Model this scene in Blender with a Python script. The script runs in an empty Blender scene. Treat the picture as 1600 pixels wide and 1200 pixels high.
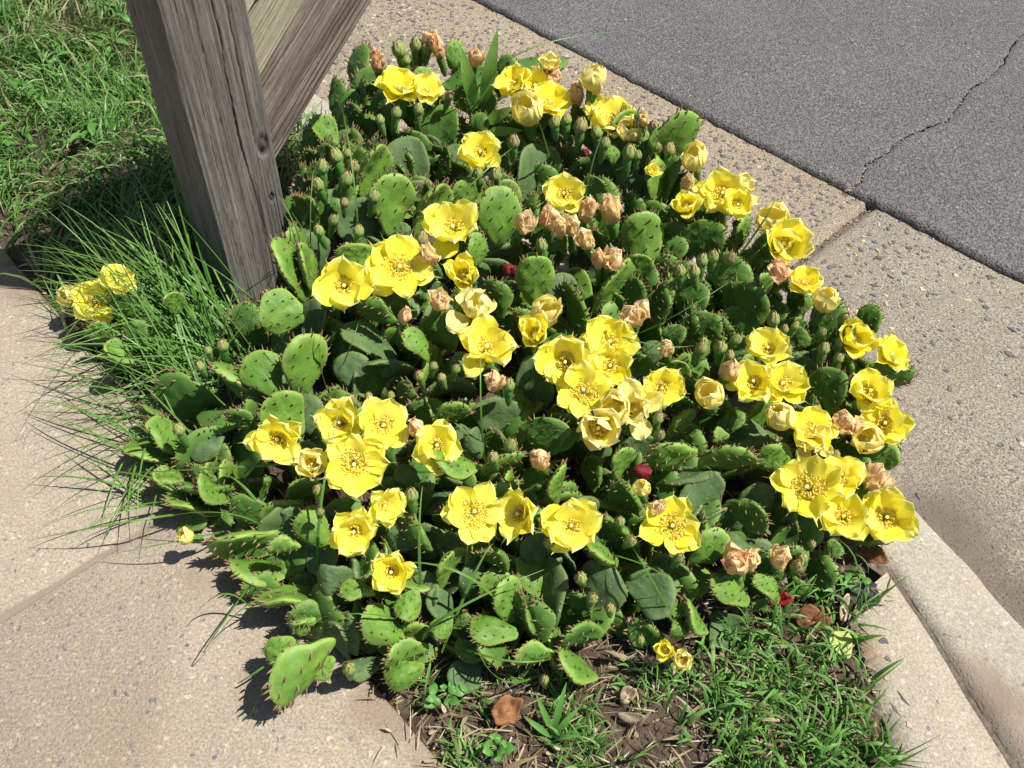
import bpy, math, random
from mathutils import Vector, Matrix, noise

# ------------------------------------------------------------------ camera
scn = bpy.context.scene
col = scn.collection
FPX, HC = 1300.0, 0.85
PITCH, ROLL = math.radians(48.0), math.radians(3.9)
FWD = Vector((0, math.cos(PITCH), -math.sin(PITCH)))
_r0, _u0 = Vector((1, 0, 0)), Vector((0, math.sin(PITCH), math.cos(PITCH)))
RGT = _r0 * math.cos(ROLL) + _u0 * math.sin(ROLL)
UPV = -_r0 * math.sin(ROLL) + _u0 * math.cos(ROLL)
CAM = Vector((0, 0, HC))
cd = bpy.data.cameras.new('camera')
cam = bpy.data.objects.new('camera', cd)
col.objects.link(cam)
m3 = Matrix((RGT, UPV, -FWD)).transposed()
cam.matrix_world = Matrix.Translation(CAM) @ m3.to_4x4()
cd.sensor_width = 36.0
cd.lens = FPX / 1600 * 36.0
cd.clip_start, cd.clip_end = 0.02, 500
scn.camera = cam

# ------------------------------------------------------------------ light
EL = math.radians(61)
SUN = Vector((0.995 * math.cos(EL), -0.03 * math.cos(EL), math.sin(EL))).normalized()
w = bpy.data.worlds.new('World')
scn.world = w
w.use_nodes = True
wn = w.node_tree
bg = wn.nodes['Background']
sky = wn.nodes.new('ShaderNodeTexSky')
sky.sky_type = 'NISHITA'
sky.sun_disc = False
sky.sun_elevation = EL
sky.sun_rotation = math.atan2(SUN.x, SUN.y)
wn.links.new(sky.outputs[0], bg.inputs[0])
bg.inputs[1].default_value = 0.06
sl = bpy.data.lights.new('sun', 'SUN')
sl.energy, sl.angle, sl.color = 4.9, math.radians(0.53), (1, 0.965, 0.9)
so = bpy.data.objects.new('sun', sl)
col.objects.link(so)
so.rotation_euler = (-SUN).to_track_quat('-Z', 'Y').to_euler()
scn.view_settings.view_transform = 'Standard'
scn.view_settings.look = 'None'
scn.view_settings.exposure = 0.58
scn.view_settings.gamma = 1.0

# ------------------------------------------------------------------ helpers
rnd = random.Random(7)
TV, NV, ZV = Vector((.728, -.685, 0)), Vector((.685, .728, 0)), Vector((0, 0, 1))  # along the road, towards the road


def tn(t, n, z=0.0):
    return TV * t + NV * n + ZV * z


def ray(x, y):
    return FWD + RGT * ((x - 800) / FPX) - UPV * ((y - 600) / FPX)


def gnd(x, y, z=0.0):
    d = ray(x, y)
    return CAM + d * ((z - HC) / d.z)


def at(x, y, depth):
    return CAM + ray(x, y) * depth


def lerp(a, b, k):
    return a + (b - a) * k


def sstep(a, b, x):
    k = max(0.0, min(1.0, (x - a) / (b - a)))
    return k * k * (3 - 2 * k)


def fbm(p, o=3):
    return noise.fractal(p, 1.0, 2.0, o)


class MB:
    def __init__(self):
        self.v, self.f, self.m, self.a = [], [], [], []

    def add(self, v, f, mi=0, a=None):
        o = len(self.v)
        self.v += [tuple(p) for p in v]
        self.f += [tuple(i + o for i in q) for q in f]
        self.m += [mi] * len(f)
        self.a += list(a) if a is not None else [0.0] * len(v)

    def mesh(self, name, mats, smooth=True):
        me = bpy.data.meshes.new(name)
        me.from_pydata(self.v, [], self.f)
        for m in (mats if isinstance(mats, (list, tuple)) else [mats]):
            me.materials.append(m)
        if self.f:
            me.polygons.foreach_set('material_index', self.m)
            me.polygons.foreach_set('use_smooth', [smooth] * len(self.f))
        if any(self.a):
            at_ = me.attributes.new('pv', 'FLOAT', 'POINT')
            at_.data.foreach_set('value', self.a)
        me.update()
        return me

    def build(self, name, mats, parent=None, smooth=True):
        return obj(name, self.mesh(name, mats, smooth), parent)


def obj(name, data, parent=None, mat=None):
    o = bpy.data.objects.new(name, data)
    col.objects.link(o)
    o.parent = parent
    if mat is not None:
        o.matrix_local = mat
    return o


def thing(o, label, cat, group=None):
    o['label'], o['category'] = label, cat
    if group:
        o['group'] = group
    return o


def kind(o, k):
    o['kind'] = k
    return o


# ------------------------------------------------------------------ materials
class NT:
    def __init__(self, name):
        self.mat = bpy.data.materials.new(name)
        self.mat.use_nodes = True
        self.t = self.mat.node_tree
        self.b = self.t.nodes['Principled BSDF']
        self.b.inputs['Specular IOR Level'].default_value = 0.3

    def n(self, typ, ins=None, **kw):
        nd = self.t.nodes.new(typ)
        for k, v in kw.items():
            setattr(nd, k, v)
        for k, v in (ins or {}).items():
            self.set(nd.inputs[k], v)
        return nd

    def set(self, sock, v):
        if hasattr(v, 'is_linked') or isinstance(v, bpy.types.NodeSocket):
            self.t.links.new(v, sock)
        else:
            if sock.type == 'RGBA' and len(v) == 3:
                v = (*v, 1)
            sock.default_value = v

    def coord(self, which='Object', scale=(1, 1, 1)):
        c = self.n('ShaderNodeTexCoord')
        mp = self.n('ShaderNodeMapping', {'Vector': c.outputs[which], 'Scale': scale})
        return mp.outputs[0]

    def noise(self, vec, scale, detail=4, rough=0.6, dist=0.0):
        return self.n('ShaderNodeTexNoise', {'Vector': vec, 'Scale': scale, 'Detail': detail, 'Roughness': rough,
                                             'Distortion': dist}).outputs['Fac']

    def voro(self, vec, scale, out='Distance', feature='F1'):
        return self.n('ShaderNodeTexVoronoi', {'Vector': vec, 'Scale': scale}, feature=feature).outputs[out]

    def ramp(self, fac, stops, interp='LINEAR'):
        r = self.n('ShaderNodeValToRGB', {'Fac': fac})
        r.color_ramp.interpolation = interp
        e = r.color_ramp.elements
        while len(e) < len(stops):
            e.new(0.5)
        for el, (p, c) in zip(e, stops):
            el.position = p
            el.color = (c, c, c, 1) if isinstance(c, (int, float)) else (*c, 1)
        return r.outputs[0]

    def mix(self, fac, a, b, bt='MIX'):
        m = self.n('ShaderNodeMix', data_type='RGBA', blend_type=bt)
        self.set(m.inputs[0], fac)
        self.set(m.inputs[6], a)
        self.set(m.inputs[7], b)
        return m.outputs[2]

    def math(self, op, a, b=0.0, c=0.0):
        m = self.n('ShaderNodeMath', operation=op)
        for i, v in enumerate((a, b, c)):
            self.set(m.inputs[i], v)
        return m.outputs[0]

    def col(self, c):
        self.set(self.b.inputs['Base Color'], c)
        return self

    def rough(self, v):
        self.set(self.b.inputs['Roughness'], v)
        return self

    def bump(self, h, strength, dist=0.01, prev=None):
        ins = {'Height': h, 'Strength': strength, 'Distance': dist}
        if prev is not None:
            ins['Normal'] = prev
        o = self.n('ShaderNodeBump', ins).outputs[0]
        self.set(self.b.inputs['Normal'], o)
        return o

    def orand(self):
        return self.n('ShaderNodeObjectInfo').outputs['Random']

    def irand(self):
        return self.n('ShaderNodeNewGeometry').outputs['Random Per Island']

    def attr(self, name='pv'):
        return self.n('ShaderNodeAttribute', attribute_name=name).outputs['Fac']

    def transl(self, color, fac):
        tr = self.n('ShaderNodeBsdfTranslucent', {'Color': color})
        ms = self.n('ShaderNodeMixShader', {0: fac, 1: self.b.outputs[0], 2: tr.outputs[0]})
        self.t.links.new(ms.outputs[0], self.t.nodes['Material Output'].inputs[0])


def concrete(name, base, dark, light, pores=1.0, stain=None, grain=.75):
    m = NT(name)
    v = m.coord()
    big = m.noise(v, 3.0, 5, .65)
    mid = m.noise(v, 22, 5, .7)
    c = m.mix(m.ramp(big, [(.36, 0.0), (.64, 1.0)]), base, tuple(k * .74 for k in base))
    c = m.mix(m.ramp(m.noise(v, 9, 6, .7, .8), [(.52, 0.0), (.68, .5)]), c, (base[0] * .62, base[1] * .56, base[2] * .50))
    c = m.mix(m.ramp(mid, [(.35, .0), (.75, .55)]), c, tuple(k * .72 for k in base))
    gr = m.noise(v, 330, 4, .8)
    c = m.mix(m.ramp(gr, [(.41, .9 * grain), (.49, 0.0)]), c, dark)
    c = m.mix(m.ramp(gr, [(.52, 0.0), (.60, .7 * grain)]), c, light)
    g3 = m.noise(v, 110, 3, .7)
    c = m.mix(m.ramp(g3, [(.36, .5 * grain), (.48, 0.0)]), c, tuple(k * .55 for k in base))
    vc2 = m.n('ShaderNodeSeparateColor', {0: m.voro(v, 300, 'Color')}).outputs
    c = m.mix(m.ramp(vc2[0], [(.968, 0.0), (.98, .6)]), c, (base[0] * 1.45, base[1] * 1.40, base[2] * 1.25))
    c = m.mix(m.ramp(vc2[2], [(.990, 0.0), (.994, .8)]), c, (.13, .13, .14))
    warm = m.noise(v, 6.5, 4, .6)
    c = m.mix(m.ramp(warm, [(.5, 0.0), (.75, .3)]), c, (base[0] * .95, base[1] * .82, base[2] * .70))
    if stain:
        for (p, r, sc, k) in stain:
            geo = m.n('ShaderNodeNewGeometry').outputs['Position']
            d = m.n('ShaderNodeVectorMath', {0: geo, 1: p}, operation='DISTANCE').outputs['Value']
            d = m.math('ADD', d, m.math('MULTIPLY', m.math('SUBTRACT', m.noise(v, 14, 5, .7), .5), r * 1.6))
            c = m.mix(m.math('MULTIPLY', m.ramp(m.math('DIVIDE', d, r), [(.35, 1.0), (1.0, 0.0)]), k), c, sc)
    m.col(c).rough(.9)
    b1 = m.bump(m.noise(v, 260, 4, .8), .35 * pores, .003)
    m.bump(m.ramp(m.voro(v, 210), [(.0, 0.0), (.35, 1.0)]), .35 * pores, .003, b1)
    return m


M = {}
M['sidewalk'] = concrete('sidewalk_concrete', (.365, .305, .232), (.15, .12, .088), (.54, .475, .375), 1.0,
                         [(tuple(gnd(x_, y_)), r_, (.20, .14, .10), k_) for (x_, y_, r_, k_) in ((430, 1050, .05, .4), (600, 1105, .05, .6), (690, 1180, .05, .6), (250, 790, .06, .45), (60, 440, .07, .6), (150, 640, .06, .3), (10, 420, .06, .5), (330, 900, .05, .4), (700, 1130, .04, .5))], .55).mat
M['curb'] = concrete('curb_concrete', (.405, .36, .29), (.17, .15, .12), (.57, .52, .43), .8,
                     [(tuple(gnd(1535, 1075)), .05, (.22, .16, .12), .6), (tuple(gnd(1590, 1130)), .06, (.20, .145, .11), .6)], .5).mat
M['apron'] = concrete('apron_concrete', (.39, .335, .262), (.17, .14, .11), (.56, .50, .405), .9,
                      [(tuple(gnd(1350, 1010)), .03, (.30, .17, .09), .45)], .5).mat
gm = concrete('gutter_concrete', (.30, .258, .20), (.088, .076, .06), (.48, .425, .345), 1.8,
              [(tuple(gnd(1560, 1010, -.03)), .16, (.18, .13, .10), .4), (tuple(gnd(1470, 800, -.045)), .10, (.18, .14, .115), .4),
               (tuple(gnd(1600, 1130, 0)), .10, (.17, .115, .085), .6), (tuple(gnd(1500, 860, -.04)), .13, (.17, .135, .11), .45)] + [(tuple(gnd(x_, y_, -.045)), .055, (.125, .10, .08), .55) for (x_, y_) in ((1440, 785), (1480, 820), (1525, 865), (1570, 912), (1610, 955))], 1.0)
M['gutter'] = gm.mat
M['gutter_far'] = concrete('gutter_worn_concrete', (.355, .285, .205), (.10, .08, .06), (.52, .445, .34), 2.0, None, 1.0).mat

m = NT('asphalt')
v = m.coord()
g = m.n('ShaderNodeSeparateColor', {0: m.voro(v, 300, 'Color')}).outputs
c = m.mix(m.ramp(m.noise(v, 4, 5, .7), [(.3, 0.0), (.7, 1.0)]), (.135, .132, .128), (.185, .180, .174))
c = m.mix(m.ramp(g[0], [(.0, .7), (.45, 0.0)]), c, (.055, .055, .055))
c = m.mix(m.ramp(g[1], [(.60, 0.0), (.95, .75)]), c, (.20, .195, .185))
gr = m.noise(v, 260, 4, .8)
c = m.mix(m.ramp(gr, [(.35, .85), (.48, 0.0)]), c, (.045, .044, .043))
c = m.mix(m.ramp(gr, [(.56, 0.0), (.7, .6)]), c, (.21, .205, .195))
g2 = m.n('ShaderNodeSeparateColor', {0: m.voro(v, 220, 'Color')}).outputs
c = m.mix(m.ramp(g2[1], [(.988, 0.0), (.994, .7)]), c, (.36, .33, .29))
m.col(c).rough(.88)
b1 = m.bump(m.ramp(m.voro(v, 230), [(.0, 1.0), (.55, 0.0)]), .9, .005)
m.bump(m.noise(v, 150, 5, .75), .6, .006, b1)
M['asphalt'] = m.mat

m = NT('soil')
v = m.coord()
c = m.ramp(m.noise(v, 40, 6, .75), [(.3, (.05, .034, .024)), (.5, (.12, .082, .057)), (.72, (.24, .175, .125))])
m.col(c).rough(.95)
m.bump(m.noise(v, 90, 6, .75), 1.0, .012)
M['soil'] = m.mat

m = NT('dirt_seam')
m.col(m.ramp(m.noise(m.coord(), 120, 4, .8), [(.3, (.05, .04, .03)), (.7, (.19, .15, .11))])).rough(.95)
M['seam'] = m.mat


def stone_mat(name, a, b):
    m = NT(name)
    m.col(m.mix(m.math('ADD', m.math('MULTIPLY', m.orand(), .6), m.math('MULTIPLY', m.irand(), .4)), a, b)).rough(.75)
    m.bump(m.noise(m.coord(), 300, 4, .7), .4, .002)
    return m.mat


M['stone_blue'] = stone_mat('stone_bluegrey', (.07, .075, .085), (.17, .17, .18))
M['stone_dark'] = stone_mat('stone_dark', (.085, .078, .074), (.16, .14, .125))
M['stone_tan'] = stone_mat('stone_tan', (.38, .28, .17), (.55, .46, .33))


def wood(name, cols, streak=1.0):
    m = NT(name)
    v = m.coord('Object', (1, 1, .045))
    v2 = m.coord('Object', (1, 1, .16))
    g1 = m.noise(v, 160, 6, .7, .6)
    g2 = m.noise(v2, 28, 4, .6, 1.2)
    c = m.ramp(g1, [(.25, cols[0]), (.5, cols[1]), (.75, cols[2])])
    c = m.mix(m.math('MULTIPLY', m.ramp(g2, [(.42, 0.0), (.68, 1.0)]), streak), c, cols[3])
    hair = m.noise(m.coord('Object', (1, 1, .02)), 420, 3, .8)
    c = m.mix(m.ramp(hair, [(.30, .85), (.44, 0.0)]), c, (.035, .027, .022))
    c = m.mix(m.ramp(m.noise(m.coord('Object', (1, 1, .3)), 240, 5, .8), [(.35, .5), (.5, 0.0)]), c, tuple(k * .5 for k in cols[0]))
    c = m.mix(m.ramp(m.noise(m.coord(), 60, 6, .8), [(.6, 0.0), (.75, .35)]), c, (.35, .33, .30))
    c = m.mix(m.math('MULTIPLY', m.attr(), 1.0), c, (.03, .022, .018))
    m.col(c).rough(.85)
    b1 = m.bump(g1, .7, .004)
    m.bump(hair, .5, .002, b1)
    return m.mat


M['wood'] = wood('weathered_post_wood', [(.135, .118, .102), (.205, .185, .163), (.29, .268, .24), (.095, .077, .064)], .55)
M['wood_brace'] = wood('brown_brace_wood', [(.16, .118, .092), (.265, .21, .17), (.37, .31, .26), (.09, .065, .05)], .8)
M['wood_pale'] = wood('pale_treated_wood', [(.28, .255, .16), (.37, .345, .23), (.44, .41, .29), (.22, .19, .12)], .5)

m = NT('mailbox_metal')
m.col(m.mix(m.noise(m.coord(), 8), (.03, .03, .032), (.045, .045, .048))).rough(.4)
M['metal'] = m.mat


def pad_mat(name, a, b, edge, scar, rough=.42):
    m = NT(name)
    v = m.coord()
    r = m.orand()
    ofs = m.n('ShaderNodeVectorMath', {0: v, 1: m.n('ShaderNodeCombineXYZ', {0: m.math('MULTIPLY', r, 37), 1: m.math('MULTIPLY', r, 91), 2: 0.0}).outputs[0]}, operation='ADD').outputs[0]
    c = m.mix(r, a, b)
    c = m.mix(m.ramp(m.noise(ofs, 3.2, 5, .65), [(.3, 0.0), (.72, .75)]), c, tuple(k * .58 for k in a))
    c = m.mix(m.ramp(m.noise(ofs, 2.1, 3, .5), [(.55, 0.0), (.8, .5)]), c, (b[0] * 1.5, b[1] * 1.12, b[2] * 1.1))
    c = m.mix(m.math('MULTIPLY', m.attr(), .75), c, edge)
    c = m.mix(m.math('MULTIPLY', m.ramp(m.noise(ofs, 7, 6, .75), [(.62, 0.0), (.72, 1.0)]), scar), c, (.24, .19, .12))
    c = m.mix(m.ramp(m.noise(ofs, 70, 3, .7), [(.58, 0.0), (.75, .25)]), c, (.22, .28, .16))
    m.col(c)
    m.rough(m.math('ADD', m.math('MULTIPLY', m.noise(ofs, 20, 3), .25), rough - .1))
    m.b.inputs['Specular IOR Level'].default_value = .24
    m.b.inputs['Subsurface Weight'].default_value = .0
    b1 = m.bump(m.noise(ofs, 4.5, 3, .5), .8, .0030)
    m.bump(m.noise(ofs, 45, 3, .6), .25, .0006, b1)
    return m.mat


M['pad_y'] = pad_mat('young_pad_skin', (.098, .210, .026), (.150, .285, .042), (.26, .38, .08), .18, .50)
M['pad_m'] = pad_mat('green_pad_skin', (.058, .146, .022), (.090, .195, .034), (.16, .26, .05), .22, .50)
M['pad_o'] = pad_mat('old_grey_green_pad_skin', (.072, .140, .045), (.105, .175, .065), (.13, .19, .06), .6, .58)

m = NT('spine_leaf')
c = m.ramp(m.attr(), [(.0, (.16, .20, .06)), (.45, (.17, .09, .045)), (1.0, (.10, .018, .015))])
c = m.mix(m.math('MULTIPLY', m.irand(), .5), c, (.30, .21, .12))
m.col(c).rough(.5)
M['spine'] = m.mat
m = NT('areole_tuft')
m.col(m.mix(m.irand(), (.14, .08, .045), (.42, .34, .22))).rough(.9)
M['areole'] = m.mat


def petal_mat(name, base, tip, mid, tfac=.38, pink=None):
    m = NT(name)
    v = m.coord()
    pv = m.attr()
    r = m.orand()
    c = m.ramp(pv, [(.0, mid), (.35, base), (.8, base), (1.0, tip)])
    c = m.mix(m.math('MULTIPLY', r, .35), c, tip)
    if pink:
        k = m.noise(v, 60, 4, .7)
        c = m.mix(m.ramp(k, [(.48, 0.0), (.66, .85)]), c, pink)
        c = m.mix(m.math('MULTIPLY', m.ramp(r, [(.5, 0.0), (1.0, 1.0)]), .5), c, pink)
    c = m.mix(m.ramp(m.noise(v, 140, 3, .6), [(.3, .18), (.6, 0.0)]), c, mid)
    m.col(c).rough(.55)
    m.b.inputs['Specular IOR Level'].default_value = .2
    m.bump(m.noise(v, 260, 2, .5), .12, .002)
    m.transl(c, tfac)
    return m.mat


M['petal'] = petal_mat('yellow_petal', (.98, .89, .060), (.98, .94, .36), (.98, .84, .040), .38)
M['petal_pale'] = petal_mat('pale_yellow_petal', (.95, .85, .25), (.95, .86, .42), (.93, .77, .24), .36)
M['petal_wilt'] = petal_mat('wilted_peach_petal', (.96, .80, .40), (.96, .85, .54), (.90, .72, .30), .48, (.95, .54, .36))
m = NT('stamen')
m.col(m.ramp(m.attr(), [(.0, (.98, .84, .10)), (.6, (.98, .87, .16)), (.85, (.98, .86, .22)), (1.0, (.98, .88, .30))])).rough(.6)
m.transl((.98, .88, .16), .5)
M['stamen'] = m.mat
m = NT('stigma')
m.col(m.mix(m.noise(m.coord(), 200), (.90, .82, .42), (.86, .76, .34))).rough(.6)
M['stigma'] = m.mat
m = NT('ovary_green')
m.col(m.mix(m.noise(m.coord(), 60), (.065, .17, .032), (.11, .25, .05))).rough(.45)
M['ovary'] = m.mat
m = NT('bud_scale')
c = m.ramp(m.attr(), [(.0, (.13, .26, .05)), (.6, (.23, .33, .09)), (1.0, (.34, .22, .10))])
c = m.mix(m.math('MULTIPLY', m.math('POWER', m.orand(), 4.0), .7), c, (.36, .24, .12))
c = m.mix(m.ramp(m.noise(m.coord(), 3, 4), [(.5, 0.0), (.7, .4)]), c, (.42, .40, .18))
m.col(c).rough(.55)
M['bud'] = m.mat


def leaf_mat(name, stops, rough=.5, tf=.3):
    m = NT(name)
    r = m.irand()
    c = m.ramp(r, stops)
    c = m.mix(m.math('MULTIPLY', m.attr(), .35), c, (.30, .34, .12))
    m.col(c).rough(rough)
    m.transl(c, tf)
    return m.mat


M['grass'] = leaf_mat('lawn_grass', [(.0, (.055, .17, .025)), (.5, (.095, .25, .045)), (.85, (.15, .33, .08)), (1.0, (.34, .36, .18))], .36)
M['grass_dry'] = leaf_mat('dry_lawn_grass', [(.0, (.09, .17, .035)), (.45, (.16, .22, .06)), (.7, (.33, .30, .15)), (1.0, (.45, .38, .22))])
M['grass_long'] = leaf_mat('long_wiry_grass', [(.0, (.055, .16, .022)), (.6, (.095, .23, .035)), (1.0, (.17, .30, .08))], .38, .25)
M['weed'] = leaf_mat('broad_weed_leaf', [(.0, (.07, .20, .03)), (.55, (.11, .28, .05)), (.9, (.17, .36, .08)), (1.0, (.34, .36, .17))], .45, .3)
M['straw'] = leaf_mat('dry_straw', [(.0, (.10, .065, .04)), (.4, (.22, .15, .09)), (.8, (.40, .31, .20)), (1.0, (.5, .43, .32))], .8, .1)


def plain(name, a, b, sc=40, rough=.7, tf=0):
    m = NT(name)
    c = m.mix(m.ramp(m.noise(m.coord(), sc, 5, .7), [(.3, 0.0), (.7, 1.0)]), a, b)
    m.col(c).rough(rough)
    m.bump(m.noise(m.coord(), sc * 4, 4, .7), .4, .002)
    if tf:
        m.transl(c, tf)
    return m.mat


M['leaf_brown'] = plain('dead_brown_leaf', (.22, .09, .04), (.42, .20, .09), 160, .7, .2)
M['leaf_tan'] = plain('dry_tan_leaf', (.42, .30, .18), (.60, .48, .34), 70, .8, .2)
M['red'] = plain('crimson_shrivelled_fruit', (.12, .008, .016), (.24, .018, .03), 120, .5)
M['red_bright'] = plain('bright_red_scrap', (.36, .02, .025), (.46, .05, .04), 60, .4, .1)
M['black'] = plain('black_lump', (.008, .008, .012), (.03, .03, .036), 90, .55)
M['weed_leaf'] = plain('glossy_lance_leaf', (.19, .38, .06), (.27, .46, .10), 30, .4, .45)
M['stem'] = plain('weed_stem', (.12, .20, .05), (.20, .26, .08), 60, .6)
M['lime_pad'] = plain('lime_fallen_pad', (.35, .45, .10), (.48, .55, .18), 50, .6)
M['white_pebble'] = plain('white_pebble', (.6, .55, .45), (.72, .68, .6), 90, .7)

# ------------------------------------------------------------------ setting
def sheet(poly, z=0.0):
    return [Vector((p.x, p.y, z)) for p in poly]


def grid_mesh(t0, t1, n0, n1, dt, dn, zf, inside=None):
    nt, nn = max(1, int((t1 - t0) / dt)), max(1, int((n1 - n0) / dn))
    b = MB()
    vs = []
    for j in range(nn + 1):
        for i in range(nt + 1):
            t, n = lerp(t0, t1, i / nt), lerp(n0, n1, j / nn)
            vs.append(tn(t, n, zf(t, n)))
    fs = []
    for j in range(nn):
        for i in range(nt):
            t, n = lerp(t0, t1, (i + .5) / nt), lerp(n0, n1, (j + .5) / nn)
            if inside is None or inside(t, n):
                a = j * (nt + 1) + i
                fs.append((a, a + 1, a + nt + 2, a + nt + 1))
    b.add(vs, fs)
    return b


b = MB()
b.add([(-250, -250, -.30), (250, -250, -.30), (250, 250, -.30), (-250, 250, -.30)], [(0, 1, 2, 3)])
kind(b.build('ground', M['soil']), 'structure')

NS = 0.163   # sidewalk edge
# sidewalk slabs with a worn joint between them (slabs are parts)
side = kind(obj('sidewalk', None), 'structure')


def slab(t0, t1, n0, n1, z, bev=.006, seg=60, rough=.0016, seed=0):
    b = MB()
    ring = []
    prof = [(-bev * 0, -.10), (0, -bev), (bev * .35, -bev * .35), (bev, 0)]
    loops = []
    per = []
    for k in range(seg):
        per.append((lerp(t0, t1, k / seg), n0, 0, 1))
    for k in range(seg):
        per.append((t1, lerp(n0, n1, k / seg), -1, 0))
    for k in range(seg):
        per.append((lerp(t1, t0, k / seg), n1, 0, -1))
    for k in range(seg):
        per.append((t0, lerp(n1, n0, k / seg), 1, 0))
    L = len(per)
    vs = []
    for (off, dz) in prof:
        for (t, n, it, i_n) in per:
            q = tn(t, n, z + dz)
            d = fbm(Vector((t * 25 + seed, n * 25, dz * 30))) * rough * 2
            tt = min(max(t + it * (off + d), t0 + (off if it == 0 else -1)), t1 - (off if it == 0 else -1))
            nn_ = min(max(n + i_n * (off + d), n0 + (off if i_n == 0 else -1)), n1 - (off if i_n == 0 else -1))
            vs.append(tn(tt, nn_, z + dz))
    fs = []
    for r in range(len(prof) - 1):
        for k in range(L):
            fs.append((r * L + k, r * L + (k + 1) % L, (r + 1) * L + (k + 1) % L, (r + 1) * L + k))
    fs.append(tuple(range((len(prof) - 1) * L, len(prof) * L)))
    b.add(vs, fs)
    return b


JT = -.646
for (a, c_) in ((-2.1, JT - .0035), (JT + .0035, .9)):
    slab(a, c_, -1.1, NS, 0.0, .005, 80, .0012, a).build('slab', M['sidewalk'], side)
b = MB()
m = NT('joint_stain')
v_ = m.coord()
m.col(m.mix(m.noise(v_, 60, 5, .7), (.215, .16, .12), (.28, .225, .175))).rough(.95)
m.bump(m.noise(v_, 300, 4, .7), .5, .003)
M['joint'] = m.mat
b.add([tn(JT - .03, -1.1, -.0035), tn(JT + .03, -1.1, -.0035), tn(JT + .03, NS - .004, -.0035), tn(JT - .03, NS - .004, -.0035)], [(0, 1, 2, 3)])
b.build('joint_filler', M['joint'], side)


def soil_z(t, n):
    p = Vector((t * 9, n * 9, 0))
    return -.012 + .012 * fbm(p) + .006 * fbm(p * 5) + .01 * sstep(.2, .4, n)


kind(grid_mesh(-2.4, .25, NS - .004, .69, .011, .011, soil_z, lambda t, n: t < -.04 or n < .60 - max(0, t + .03) * .88).build('planting_bed_soil', M['soil']), 'structure')

# apron slab, curb and gutter share the flare at the drive
JL = [(-2.6, .675), (-.4, .675), (-.10, .682), (-.013, .684), (.059, .646), (.11, .615), (.175, .580), (.30, .515), (.55, .40)]   # back joint of the curb (t, n)
NL = [(-2.6, .832), (-.4, .832), (-.15, .832), (-.068, .826), (.0, .806), (.057, .789), (.130, .769), (.30, .71), (.55, .62)]    # front toe of the curb


def along(pl, s):
    s = max(0, min(len(pl) - 1.0001, s))
    i = int(s)
    k = s - i
    return lerp(pl[i][0], pl[i + 1][0], k), lerp(pl[i][1], pl[i + 1][1], k)


def gut_z(t, n):
    z = -.045 - .004 * sstep(1.1, .85, n)
    rise = sstep(.02, .22, t) * sstep(.95, .68, n)
    return lerp(z, -.012, rise) + .0015 * fbm(Vector((t * 12, n * 12, 3)))


b = MB()
vs, fs = [], []
NSEG, PR = 240, 9
for i in range(NSEG + 1):
    s = 1.0 + (len(NL) - 2) * i / NSEG if i else 0
    jt, jn = along(JL, s)
    nt_, nn_ = along(NL, s)
    zt = gut_z(nt_, nn_)
    wob = .004 * fbm(Vector((nt_ * 14, 5, 0)))
    for k in range(PR + 1):
        u = k / PR
        uu = 1 - (1 - u) ** 1.6 if u > .5 else u * (1 - .5 ** 1.6) / .5 * 1.0
        uu = u
        z = lerp(.001, zt - .02, sstep(.74, 1.03, u) ** 1.2)
        if k == 0:
            z = -.08
        elif k == 1:
            z = -.001
        z += .0012 * fbm(Vector((nt_ * 20, u * 9, 1)))
        uq = 0.002 if k == 0 else (.03 if k == 1 else uu)
        vs.append(tn(lerp(jt, nt_, uq) + wob * u, lerp(jn, nn_, uq) + wob * u, z))
for i in range(NSEG):
    for k in range(PR):
        a = i * (PR + 1) + k
        fs.append((a, a + PR + 1, a + PR + 2, a + 1))
b.add(vs, fs)
kind(b.build('curb', M['curb']), 'structure')

# apron: flat strip between the grass and the curb joint
b = MB()
vs, fs = [], []
AP = [(-.03, .600), (.0, .580), (.04, .545), (.097, .488), (.16, .42), (.25, .33), (.45, .1)]
AJ = [(-.02, .682), (.03, .6585), (.059, .6433), (.11, .6125), (.175, .5775), (.30, .5125), (.55, .3975)]
for i in range(121):
    s = 6 * i / 120
    a, c_ = along(AP, s), along(AJ, s)
    e = .004 * fbm(Vector((s * 9, 2, 0))) + .006 * fbm(Vector((s * 2.5, 7, 0)))
    for k in range(7):
        u = k / 6
        z = .0 + .0012 * fbm(Vector((a[0] * 20, u * 6, 9)))
        uu = u
        if k == 0:
            z = -.06
        if k == 6:
            z, uu = -.05, 1
        if k == 1:
            uu = .015
        if k == 5:
            uu = .985
        vs.append(tn(lerp(a[0] + e, c_[0], uu), lerp(a[1] + e, c_[1], uu), z))
for i in range(120):
    for k in range(6):
        q = i * 7 + k
        fs.append((q, q + 7, q + 8, q + 1))
b.add(vs, fs)
kind(b.build('apron', M['apron']), 'structure')
b = MB()   # dirt lying in the joint between apron and curb
for i in range(160):
    s = 2.6 + 4.6 * i / 160
    t, n = along(JL, s)
    p = tn(t - .001, n - .001, -.004 + .003 * rnd.random())
    r = rnd.uniform(.002, .0045)
    b.add([p + Vector((math.cos(k * 1.05) * r * rnd.uniform(.7, 1.3), math.sin(k * 1.05) * r * rnd.uniform(.7, 1.3), 0)) for k in range(6)] + [p + ZV * r * .7],
          [(k, (k + 1) % 6, 6) for k in range(6)])
vs, fs = [], []
for i in range(121):
    t, n = along(JL, 2.4 + 5.0 * i / 120)
    for q in (-.010, .008):
        vs.append(tn(t + q * .4, n + q, -.0015 + .0015 * fbm(Vector((t * 60, q * 99, 0)))))
b.add(vs, [(2 * i, 2 * i + 1, 2 * i + 3, 2 * i + 2) for i in range(120)])
kind(b.build('joint_dirt', M['seam']), 'stuff')

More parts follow.
